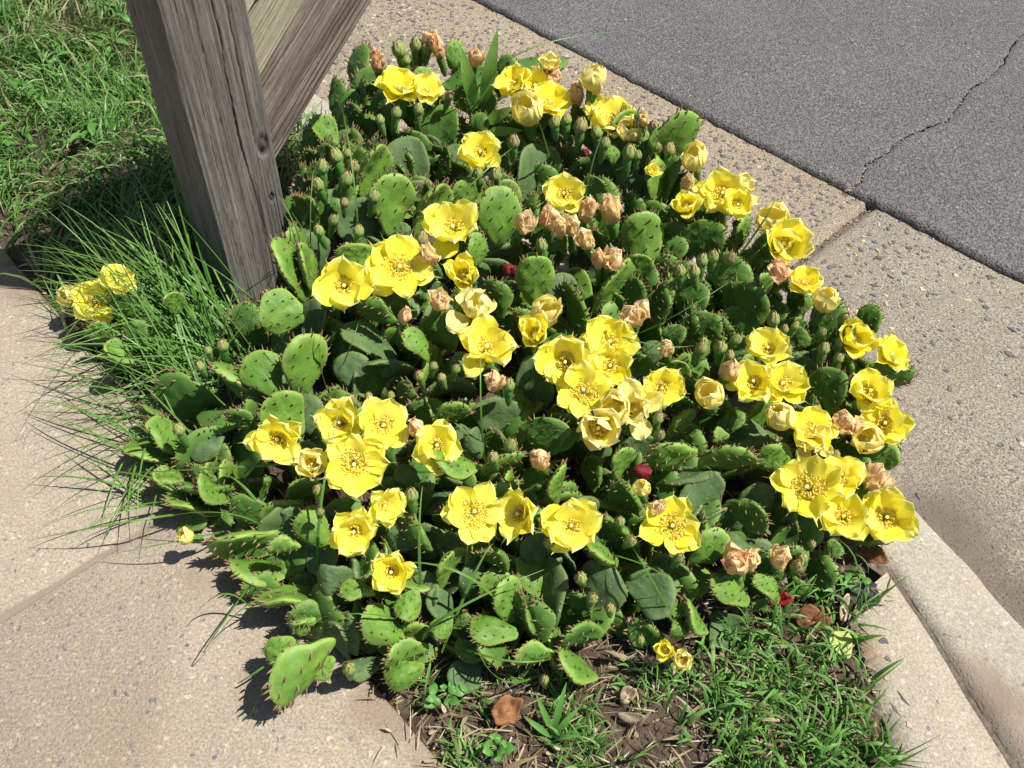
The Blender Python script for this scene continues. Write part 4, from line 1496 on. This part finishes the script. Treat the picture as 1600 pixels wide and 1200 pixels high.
def bud_mesh(seed):
    r_ = random.Random(seed)
    b = MB()
    vs, fs = lathe([(.16, -2.3), (.30, -2.0), (.42, -1.3), (.50, -.5), (.50, -.05), (.46, .05)], 12, .15, seed)
    b.add(vs, fs, 0)
    for i in range(7):
        a, z = r_.uniform(0, 6.28), r_.uniform(-1.9, -.2)
        p = Vector((math.cos(a), math.sin(a), 0)) * .45 + ZV * z
        d = Vector((math.cos(a) * .8, math.sin(a) * .8, 1)).normalized()
        s = d.orthogonal().normalized() * .06
        s2 = d.cross(s).normalized() * .06
        b.add([p + s, p + s2, p - s, p - s2, p + d * .4], [(0, 1, 4), (1, 2, 4), (2, 3, 4), (3, 0, 4)], 1, [.3, .3, .3, .3, 1])
    vs, fs = lathe([(.44, .0), (.60, .25), (.63, .5), (.52, .85), (.3, 1.2), (.04, 1.5)], 12, .1, seed)
    b.add(vs, fs, 2, [max(.05, min(1, p[2] / 1.5)) for p in vs])
    for layer, (n, z0, ln, rad) in enumerate(((6, -.02, .75, .58), (6, .22, .95, .63), (5, .48, 1.05, .58))):
        for k in range(n):
            az = 6.2832 * (k + .5 * layer) / n + r_.uniform(-.15, .15)
            vs, at_ = [], []
            for j in range(5):
                v = j / 4
                zz = z0 + ln * v
                prof = rad * (1 - .0 * v) * math.cos(max(0, (zz - .45)) / 1.15 * 1.45) if zz > .45 else lerp(.5, .64, max(0, zz) / .45)
                prof = max(.03, prof) + .045 + .02 * layer + (.16 * v * v if layer == 0 else .10 * v * v)
                ww = .34 * math.sin(math.pi * (.25 + .75 * v)) ** .8 + .005
                for u in (-1, 0, 1):
                    da = u * ww / max(.2, prof)
                    rr = prof - .10 * abs(u)
                    vs.append(Vector((math.cos(az + da) * rr, math.sin(az + da) * rr, zz)))
                    at_.append(max(.05, v * .9 + (.1 if u else 0)))
            b.add(vs, [(j * 3 + i, j * 3 + i + 1, j * 3 + i + 4, j * 3 + i + 3) for j in range(4) for i in range(2)], 2, at_)
    return b.mesh('bud', [M['ovary'], M['spine'], M['bud']])


BM = [bud_mesh(i) for i in range(4)]
for (x, y) in BL:
    d = hit(x, y, .022)
    P = at(x, y, d)
    axis = (ZV + (CAM - P).normalized() * .15 + RGT * rfl.uniform(-.35, .35) + UPV * rfl.uniform(-.1, .5)).normalized()
    if y > 780:
        axis = (axis + (CAM - P).normalized() * .5).normalized()
    s = 11.5 / FPX * d / .62 * rfl.uniform(.62, 1.08) * .82
    mat = Matrix.Translation(P - axis * s * .5) @ axis_frame(axis, rfl.uniform(0, 6.28)) @ Matrix.Diagonal((s, s, s * rfl.uniform(.9, 1.1), 1))
    root = cac
    obj('bud', BM[rfl.randrange(4)], root, CI[root.name] @ mat)

# ------------------------------------------------------------------ grass and weeds
def bez(a, c_, e, k):
    return a * (1 - k) ** 2 + c_ * (2 * k * (1 - k)) + e * k * k


def blade(b, a, c_, e, w_, seg=5, fold=.3, rr=rnd):
    """a folded, tapering grass blade"""
    n = 3
    vs, at_ = [], []
    side0 = (e - a).cross(ZV)
    if side0.length < 1e-5:
        side0 = Vector((1, 0, 0))
    side0.normalize()
    tw = rr.uniform(-.8, .8)
    for j in range(seg + 1):
        k = j / seg
        p = bez(a, c_, e, k)
        d = (bez(a, c_, e, min(1, k + .05)) - bez(a, c_, e, max(0, k - .05))).normalized()
        s = side0 - d * side0.dot(d)
        if s.length < 1e-5:
            s = d.orthogonal()
        s.normalize()
        s = Matrix.Rotation(tw * k + tw * .5, 3, d) @ s
        up = d.cross(s)
        ww = w_ * (1 - k ** 2.2) * (.6 + .4 * min(1, k * 5)) * .5 + .00015
        vs += [p - s * ww, p - up * ww * fold, p + s * ww]
        at_ += [max(.001, k * k)] * 3
    b.add(vs, [(j * 3 + i, j * 3 + i + 1, j * 3 + i + 4, j * 3 + i + 3) for j in range(seg) for i in range(2)], 0, at_)


rg = random.Random(31)


def rand_blade(b, p, L, w_, lean, az=None, seg=4):
    az = rg.uniform(0, 6.28) if az is None else az
    h = Vector((math.cos(az), math.sin(az), 0))
    e = p + h * L * lean + ZV * L * math.sqrt(max(.02, 1 - lean * lean)) * rg.uniform(.55, 1)
    c_ = p + h * L * lean * .25 + ZV * L * .62
    blade(b, p, c_, e, w_, seg, .3, rg)


# lawn left of the post
lb, ld = MB(), MB()
for i in range(9000):
    t, n = rg.uniform(-2.3, -.86), rg.uniform(NS - .01, .70)
    p = tn(t, n)
    if (p - pcen).length < .075 or (inside(p) and n > .22 and t > -1.02):
        continue
    if n < NS + .05 and rg.random() < .75 and t > -1.35:
        continue
    cl = fbm(Vector((t * 7, n * 7, 2)))
    if cl < -.45 and rg.random() < .7:
        continue
    p.z = soil_z(t, n) - .003
    dry = fbm(Vector((t * 4 + 9, n * 4, 0))) > .22
    clump = fbm(Vector((t * 5, n * 5, 8))) * 4
    rand_blade(ld if (dry and rg.random() < .6) or rg.random() < .05 else lb, p, rg.uniform(.04, .11) * (1 + .4 * cl), rg.uniform(.0016, .0048), rg.uniform(.35, .97), clump + rg.uniform(-1.6, 1.6))
kind(lb.build('lawn_grass', M['grass']), 'stuff')
kind(ld.build('dry_lawn_grass', M['grass_dry']), 'stuff')

# broad weed leaves in the lawn
def leaf(b, p, d, L, W, up=ZV, curl=.3, nv=5, mi=0):
    d = d.normalized()
    s = d.cross(up).normalized()
    u_ = s.cross(d)
    vs, at_ = [], []
    for j in range(nv + 1):
        k = j / nv
        c_ = p + d * L * k + u_ * (-curl * L * k * k + .12 * L * math.sin(k * 3))
        ww = W * .5 * math.sin(math.pi * min(.985, .05 + .95 * k)) ** .8
        vs += [c_ - s * ww + u_ * ww * .25, c_, c_ + s * ww + u_ * ww * .25]
        at_ += [.001] * 3
    b.add(vs, [(j * 3 + i, j * 3 + i + 1, j * 3 + i + 4, j * 3 + i + 3) for j in range(nv) for i in range(2)], mi, at_)


wb = MB()
for i in range(420):
    t, n = rg.uniform(-2.2, -.95), rg.uniform(NS + .06, .68)
    if fbm(Vector((t * 5 + 3, n * 5, 1))) < .02:
        continue
    p = tn(t, n, soil_z(t, n) + rg.uniform(.005, .035))
    if inside(p) and n > .22 and t > -1.02:
        continue
    a = rg.uniform(0, 6.28)
    leaf(wb, p, Vector((math.cos(a), math.sin(a), rg.uniform(.1, .8))), rg.uniform(.018, .05), rg.uniform(.008, .02), ZV, .3)
kind(wb.build('lawn_weeds', M['weed']), 'stuff')


def tuft_thing(name, label, root_fn, tip_fn, count, wr, mat, arch=.35, single=60):
    blades = []
    for i in range(count):
        a, e = root_fn(), tip_fn()
        L = (e - a).length
        c_ = (a + e) / 2 + ZV * L * arch * rg.uniform(.6, 1.3) + Vector((rg.uniform(-.1, .1), rg.uniform(-.1, .1), 0)) * L * .4
        blades.append((L, a, c_, e, rg.uniform(*wr)))
    blades.sort(key=lambda q: -q[0])
    org = blades[0][1].copy()
    org.z = 0
    root = obj(name, None, None, Matrix.Translation(org))
    thing(root, label, 'grass')
    rest = MB()
    for i, (L, a, c_, e, w_) in enumerate(blades):
        if i < single:
            b = MB()
            blade(b, a - org, c_ - org, e - org, w_, 9, .35, rg)
            b.build('blade', mat, root)
        else:
            blade(rest, a - org, c_ - org, e - org, w_, 7, .35, rg)
    if rest.v:
        kind(rest.build('fine_blades', mat, root), 'stuff')
    return root


# long wiry tuft left of the post
def long_root():
    p = gnd(rg.gauss(335, 42), rg.gauss(560, 55))
    return Vector((p.x, p.y, -.005))


def long_tip():
    k = rg.random()
    if k < .55:
        x, y, z = rg.uniform(20, 260), rg.uniform(330, 560), rg.uniform(.02, .14)
    elif k < .75:
        x, y, z = rg.uniform(60, 300), rg.uniform(230, 400), rg.uniform(.10, .22)
    elif k < .9:
        x, y, z = rg.uniform(0, 200), rg.uniform(480, 680), rg.uniform(.01, .07)
    else:
        x, y, z = rg.uniform(330, 480), rg.uniform(400, 560), rg.uniform(.08, .16)
    return gnd(x, y, z)


tuft_thing('grass_tuft', 'dense tuft of long wiry green grass arching over the pavement left of the post', long_root, long_tip, 260, (.0014, .0032), M['grass_long'], .22, 90)


def hand_tuft(label, specs, w_=.0026):
    """specs: root px, mid px, tip px with heights"""
    r0_ = gnd(*specs[0][0][:2])
    root = obj('grass_tuft', None, None, Matrix.Translation(Vector((r0_.x, r0_.y, 0))))
    org = root.location.copy()
    thing(root, label, 'grass')
    for (a, c_, e) in specs:
        A, C_, E_ = gnd(*a), gnd(*c_), gnd(*e)
        ctrl = C_ * 2 - (A + E_) / 2
        b = MB()
        blade(b, A - org, ctrl - org, E_ - org, w_ * rg.uniform(.8, 1.25), 14, .35, rg)
        b.build('blade', M['grass_long'], root)


hand_tuft('sparse long grass blades reaching out low over the pavement at the left cactus edge', [
    ((300, 790, 0), (230, 745, .05), (85, 735, .02)), ((310, 800, 0), (200, 815, .05), (40, 845, .015)), ((330, 760, 0), (230, 690, .06), (75, 800, .01)), ((350, 830, .02), (280, 845, .05), (150, 870, .01)), ((400, 900, .02), (330, 1000, .05), (325, 1015, .01)),
    ((480, 960, .02), (420, 1060, .03), (380, 1145, .005)), ((470, 1000, .02), (400, 1050, .03), (370, 1068, .004)), ((330, 720, 0), (240, 690, .06), (45, 770, .01)), ((480, 720, .06), (400, 728, .10), (180, 740, .05)), ((420, 830, .03), (330, 800, .07), (190, 825, .02)),
    ((440, 930, .03), (380, 950, .05), (330, 1010, .01)), ((400, 960, .02), (340, 930, .05), (280, 1005, .004))])
hand_tuft('slender grass blades rising between the cactus pads near the post', [
    ((480, 470, 0), (470, 380, .16), (430, 300, .22)), ((490, 470, 0), (485, 360, .18), (490, 265, .24)), ((500, 480, 0), (500, 420, .15), (455, 330, .2)), ((470, 460, 0), (462, 380, .15), (440, 330, .2)), ((620, 420, .05), (720, 305, .20), (800, 232, .22)), ((560, 420, .05), (555, 300, .2), (535, 170, .25)),
    ((520, 600, 0), (540, 560, .12), (560, 505, .16)), ((530, 640, 0), (500, 560, .14), (520, 460, .2))])
hand_tuft('thin grass blades threading through the flowers in the middle of the cactus', [
    ((760, 740, 0), (752, 650, .16), (752, 540, .2)), ((770, 745, 0), (740, 690, .14), (700, 655, .17)), ((1000, 520, .1), (1060, 490, .2), (1140, 440, .2)), ((880, 480, .1), (985, 530, .19), (1085, 540, .19)), ((1130, 430, .12), (1190, 350, .22), (1215, 300, .24)), ((900, 400, .1), (922, 270, .22), (952, 190, .26)), ((860, 250, .12), (850, 215, .22), (835, 170, .26)),
    ((1240, 420, .12), (1270, 380, .2), (1290, 330, .22)), ((755, 210, .1), (715, 100, .25), (712, -10, .34)), ((760, 170, .12), (800, 90, .25), (960, 50, .26))], .0022)
hand_tuft('pale green grass stems crossing over the front of the cactus', [
    ((1065, 990, .02), (1015, 900, .12), (985, 850, .12)), ((920, 860, .06), (1000, 880, .12), (1060, 915, .10)), ((660, 960, .02), (655, 850, .12), (660, 760, .16)), ((500, 900, .03), (500, 800, .12), (530, 640, .17)), ((660, 1010, .02), (700, 960, .10), (850, 890, .12)), ((650, 980, .02), (580, 960, .09), (500, 965, .07)), ((700, 1000, .02), (780, 1030, .07), (860, 1030, .06)),
    ((430, 830, .03), (390, 770, .08), (350, 740, .08)), ((690, 1020, .02), (740, 900, .1), (770, 850, .12)), ((830, 1060, .0), (780, 1060, .06), (745, 1010, .06)), ((800, 980, .02), (730, 900, .12), (610, 880, .1))], .0028)

def fringe_root():
    p = gnd(rg.uniform(225, 330), rg.uniform(600, 800))
    return Vector((p.x, p.y, -.005))


tuft_thing('grass_tuft', 'loose fringe of thin grass trailing onto the pavement along the lower left pads', fringe_root,
           lambda: gnd(rg.uniform(20, 230), rg.uniform(560, 860), rg.uniform(.004, .045)), 46, (.0012, .0028), M['grass_long'], .30, 46)

# crab grass verge at lower right
cb, cdry = MB(), MB()
CG = [gnd(*p) for p in [(900, 1290), (940, 1130), (1010, 1040), (1100, 1000), (1180, 950), (1290, 900), (1360, 890), (1330, 990), (1360, 1100), (1380, 1290)]]


def in_poly(p, P):
    c_ = False
    j = len(P) - 1
    for i in range(len(P)):
        if (P[i].y > p.y) != (P[j].y > p.y) and p.x < (P[j].x - P[i].x) * (p.y - P[i].y) / (P[j].y - P[i].y) + P[i].x:
            c_ = not c_
        j = i
    return c_


k = 0
while k < 1600:
    x, y = rg.uniform(900, 1390), rg.uniform(880, 1290)
    p = gnd(x, y)
    if not in_poly(p, CG):
        k += 1
        continue
    k += 1
    dn_ = fbm(Vector((p.x * 14, p.y * 14, 4)))
    bald = sstep(1150, 960, x) * sstep(1000, 1060, y)
    if rg.random() < bald * .9 or dn_ < -.35 or (x < 1110 and rg.random() < .5):
        continue
    p.z = soil_z(p.dot(TV), p.dot(NV))
    q = Vector((p.x, p.y, p.z + rg.uniform(.0, .022)))
    if rg.random() < .7:
        rand_blade(cb, q, rg.uniform(.015, .045), rg.uniform(.0025, .0055), rg.uniform(.5, .98), None, 4)
    else:
        rand_blade(cb, q, rg.uniform(.03, .06), rg.uniform(.0015, .003), rg.uniform(.3, .9), None, 4)
for i in range(1900):     # sparse blades among the litter at the front
    x, y = rg.uniform(620, 1330), rg.uniform(1040, 1250)
    p = gnd(x, y)
    if p.dot(NV) < NS + .004 or fbm(Vector((p.x * 18, p.y * 18, 1))) < .08:
        continue
    p.z = soil_z(p.dot(TV), p.dot(NV))
    rand_blade(cb, p, rg.uniform(.015, .04), rg.uniform(.0012, .0036), rg.uniform(.4, .95), None, 4)
kind(cb.build('verge_grass', M['weed']), 'stuff')

# litter of straw, chips and dead blades
st = MB()
for i in range(2700):
    x, y = rg.uniform(560, 1420), rg.uniform(700, 1260)
    p = gnd(x, y)
    t, n = p.dot(TV), p.dot(NV)
    if n < NS - .05 * rg.random() ** 3 or n > .66 or t > .12 or (t > 0 and n > .58 - t):
        continue
    p.z = (soil_z(t, n) if n > NS else .001) + rg.uniform(.001, .008)
    a = rg.uniform(0, 6.28)
    L, w_ = rg.uniform(.006, .035), rg.uniform(.0006, .002)
    if rg.random() < .18:
        L, w_ = rg.uniform(.006, .014), rg.uniform(.003, .006)
    h = Vector((math.cos(a), math.sin(a), rg.uniform(-.15, .35))).normalized()
    blade(st, p, p + h * L * .5 + ZV * L * rg.uniform(0, .25), p + h * L, w_, 3, .2, rg)
for i in range(900):
    t, n = rg.uniform(-1.6, -.0), rg.uniform(NS, .66)
    p = tn(t, n, soil_z(t, n) + rg.uniform(.001, .01))
    a = rg.uniform(0, 6.28)
    h = Vector((math.cos(a), math.sin(a), rg.uniform(-.1, .3))).normalized()
    L = rg.uniform(.01, .04)
    blade(st, p, p + h * L * .5 + ZV * L * .15, p + h * L, rg.uniform(.001, .006), 3, .2, rg)
kind(st.build('leaf_litter', M['straw']), 'stuff')
cr = MB()
for i in range(1500):
    t, n = rg.uniform(-1.5, .05), rg.uniform(NS - .01, .64)
    p = tn(t, n, soil_z(t, n))
    if t > -.04 and n > .58 - max(0, t + .03) * .88:
        continue
    r = rg.uniform(.001, .005)
    cr.add([p + Vector((math.cos(q * 1.26 + i) * r * rg.uniform(.6, 1.2), math.sin(q * 1.26 + i) * r * rg.uniform(.6, 1.2), -.001)) for q in range(5)] + [p + ZV * r * rg.uniform(.5, 1)], [(q, (q + 1) % 5, 5) for q in range(5)])
kind(cr.build('soil_crumbs', M['soil'], None, False), 'stuff')


# curb-side grass tufts
def ct(x0, y0, tips, label):
    r0_ = gnd(x0, y0)

    def rf_():
        return Vector((r0_.x + rg.gauss(0, .008), r0_.y + rg.gauss(0, .008), -.008))
    it = iter(tips * 50)
    tuft_thing('grass_tuft', label, rf_, lambda: gnd(*next(it)), len(tips), (.0022, .0045), M['grass_long'], .18, len(tips))


ct(1370, 1190, [(1475, 1145, .03), (1455, 1165, .03), (1408, 1120, .05), (1395, 1110, .05), (1375, 1105, .06), (1350, 1115, .05), (1440, 1185, .02), (1410, 1160, .04), (1345, 1150, .05), (1390, 1150, .05), (1365, 1130, .06), (1470, 1195, .015), (1330, 1170, .04), (1420, 1200, .03), (1400, 1175, .05), (1358, 1160, .05)],
   'grass tuft at the bottom edge spreading over the pale concrete strip')
ct(1335, 1088, [(1412, 1032, .04), (1330, 1060, .04), (1345, 1060, .04), (1320, 1075, .03), (1350, 1080, .03)], 'single curved grass blade with short shoots reaching onto the concrete strip')
ct(1330, 960, [(1420, 898, .05), (1400, 915, .04), (1390, 985, .02), (1350, 920, .05), (1300, 930, .05), (1340, 990, .03), (1290, 960, .04), (1360, 950, .03)], 'thin grass blades beside the black lump at the curb end')


# weeds: small leaved plants
def weed_plant(name, label, leaves, mat='weed', cat='weed'):
    """leaves: px, height, azimuth px direction, length, width"""
    o0 = gnd(leaves[0][0], leaves[0][1])
    root = obj(name, None, None, Matrix.Translation(Vector((o0.x, o0.y, 0))))
    thing(root, label, cat)
    org = root.location
    for (x, y, z, ex, ey, ez, W) in leaves:
        a, e = gnd(x, y, z), gnd(ex, ey, ez)
        b = MB()
        L = (e - a).length
        leaf(b, a - org, e - a, L, W, (CAM - a).normalized(), .10, 8)
        b.build('leaf', M[mat], root)
    b = MB()
    for (x, y, z, ex, ey, ez, W) in leaves:
        a = gnd(x, y, z)
        blade(b, Vector((0, 0, -.01)), Vector((0, 0, z * .5)), a - org, .003, 5, .9, rg)
    b.build('stem', M['stem'], root)


weed_plant('weed_seedling', 'leafy weed with lance shaped bright green leaves behind the cactus flowers', [
    (742, 165, .15, 722, 78, .24, .022), (755, 165, .15, 776, 52, .27, .022), (760, 192, .15, 800, 168, .19, .018), (764, 206, .14, 812, 204, .17, .015), (735, 130, .18, 742, 165, .15, .012)], 'weed_leaf')

def rosette(x, y, k, rpx, zmax, W):
    out = []
    for i_ in range(k):
        a = i_ * 2.4 + rg.uniform(-.4, .4)
        r = rpx * rg.uniform(.45, 1.0)
        x0, y0 = x + math.cos(a) * r * .4, y + math.sin(a) * r * .35
        z0 = zmax * rg.uniform(.3, .8)
        out.append((x0, y0, z0, x + math.cos(a) * r, y + math.sin(a) * r * .8, z0 + rg.uniform(-.004, .008), W * rg.uniform(.7, 1.2)))
    return out


weed_plant('broadleaf_weed', 'small round leaved weed at the front edge of the bed beside the pavement', rosette(692, 1085, 11, 42, .022, .011))
weed_plant('broadleaf_weed', 'clover like weed with round leaves near the bottom picture edge', rosette(772, 1168, 12, 34, .024, .010))
weed_plant('broadleaf_weed', 'leafy weed growing beside the black lump at the curb end', rosette(1337, 905, 9, 26, .026, .011))
weed_plant('broad_grass_weed', 'wide bladed grass shoot standing in the litter below the cactus', [
    (862, 1150, .0, 884, 1070, .045, .007), (864, 1150, .0, 905, 1105, .03, .006), (866, 1150, .0, 838, 1085, .035, .006), (861, 1152, .0, 820, 1120, .02, .006), (864, 1152, .0, 905, 1150, .02, .005)])

# ------------------------------------------------------------------ small loose things
def crumpled(name, label, cat, x, y, z, Lx, Ly, mat, rot, amp=.25, seed=0, lobes=0):
    b = MB()
    NR, NA = 6, 22
    vs, fs = [], []
    for j in range(NR + 1):
        for k in range(NA):
            a = 6.2832 * k / NA
            r = j / NR
            q = r * (1 + (.11 * math.cos(lobes * a) + .06 * math.sin(11 * a) if lobes else .12 * math.sin(3 * a + seed)) * r)
            px, py = math.cos(a) * q * Lx * .5, math.sin(a) * q * Ly * .5
            h = amp * min(Lx, Ly) * (fbm(Vector((px / Lx * 3 + seed, py / Ly * 3, seed)), 3) + .35 * r * r)
            vs.append(Vector((px, py, h + .30 * px * px / Lx + .010 * math.sin(py * 160 + px * 60) * r)))
    for j in range(NR):
        for k in range(NA):
            fs.append((j * NA + k, j * NA + (k + 1) % NA, (j + 1) * NA + (k + 1) % NA, (j + 1) * NA + k))
    b.add(vs, fs)
    me = b.mesh(name, M[mat])
    o = obj(name, me, None, Matrix.Translation(gnd(x, y, z)) @ Matrix.Rotation(rot, 4, 'Z'))
    md = o.modifiers.new('thickness', 'SOLIDIFY')
    md.thickness = .0006
    thing(o, label, cat)
    return o


crumpled('dead_leaf', 'crumpled orange brown dead leaf on the soil in front of the cactus', 'leaf', 792, 1112, .009, .032, .022, 'leaf_brown', .5, .3, 1.3, 5)
crumpled('dead_leaf', 'curled rusty leaf lying in the grass near the black lump', 'leaf', 1268, 968, .012, .034, .018, 'leaf_brown', -.4, .35, 2.7, 3)
crumpled('dead_leaf', 'small pinkish brown leaf piece lying against the end of the curb', 'leaf', 1362, 868, .010, .035, .016, 'leaf_brown', -.9, .3, 4.1, 3)
crumpled('dead_leaf', 'small brown leaf under the pads in the shaded middle of the cactus', 'leaf', 980, 1087, .010, .016, .012, 'leaf_tan', .2, .3, 5.0, 3)
crumpled('wood_chip', 'pale elongated wood chip on the bare soil below the cactus', 'wood chip', 985, 1121, .006, .026, .007, 'leaf_tan', -.25, .12, 6.0)
crumpled('dead_leaf', 'dry grey tan leaf fragment beside the black lump', 'leaf', 1318, 952, .016, .026, .014, 'leaf_tan', 1.2, .35, 7.7, 3)
crumpled('red_scrap', 'bright red curled scrap in the grass beneath the lower right pads', 'scrap', 1218, 938, .018, .022, .012, 'red_bright', -.3, .5, 8.2)


def fruit(x, y, label, s, rot):
    d = hit(x, y, .0)
    b = MB()
    vs, fs = lathe([(.2, -1), (.55, -.6), (.7, 0), (.62, .5), (.5, .72), (.3, .6)], 12, .7, x)
    b.add(vs, fs)
    o = obj('cactus_fruit', b.mesh('cactus_fruit', M['red']), None, Matrix.Translation(at(x, y, d)) @ Matrix.Rotation(rot, 4, UPV) @ Matrix.Rotation(1.1, 4, RGT) @ Matrix.Scale(s, 4))
    thing(o, label, 'fruit')


fruit(796, 421, 'shrivelled crimson fruit among pads right of the fading flower', .011, .8)
fruit(1005, 738, 'dark crimson fruit below the long pads at the middle front', .011, 1.4)
fruit(915, 238, 'dark red shrivelled fruit under the upper flowers', .008, .3)
b = MB()
vs, fs = [], []
for j in range(10):
    for k in range(16):
        th, ph_ = math.pi * (j + .3) / 9.6, 6.2832 * k / 16
        d = Vector((math.sin(th) * math.cos(ph_), math.sin(th) * math.sin(ph_), math.cos(th)))
        q = 1 + .55 * fbm(d * 2.2 + Vector((3, 1, 4)), 4)
        vs.append(Vector((d.x * .026, d.y * .019, d.z * .012)) * q)
for j in range(9):
    for k in range(16):
        fs.append((j * 16 + k, j * 16 + (k + 1) % 16, (j + 1) * 16 + (k + 1) % 16, (j + 1) * 16 + k))
b.add(vs, fs)
o = obj('asphalt_lump', b.mesh('asphalt_lump', M['black'], False), None, Matrix.Translation(gnd(1335, 925, .006)))
thing(o, 'jagged black lump in the weeds at the curb end', 'lump')
b = MB()
vs, fs = lathe([(.3, -.5), (.9, -.2), (1, .1), (.7, .4), (.2, .5)], 9, .6, 3)
b.add(vs, fs)
for (x, y, s, lab) in ((1531, 1066, .0045, 'pale pebble lying in the corner joint of the curb'), (1573, 1053, .0035, 'small white pebble on the brown stain right of the curb joint')):
    o = obj('pebble', b.mesh('pebble', M['white_pebble']), None, Matrix.Translation(gnd(x, y, -.004)) @ Matrix.Scale(s, 4))
    thing(o, lab, 'pebble')
me, sp = PADS['y'][2]
o = obj('fallen_pad', me.copy(), None, Matrix.Translation(gnd(1325, 1030, .006)) @ Matrix.Rotation(.4, 4, 'Z') @ Matrix.Diagonal((.026, .03, .04, 1)))
o.data.materials[0] = M['lime_pad']
thing(o, 'small lime green broken pad on the soil by the concrete strip', 'cactus pad')
print('PADS', n_vis, cnt['pad'])
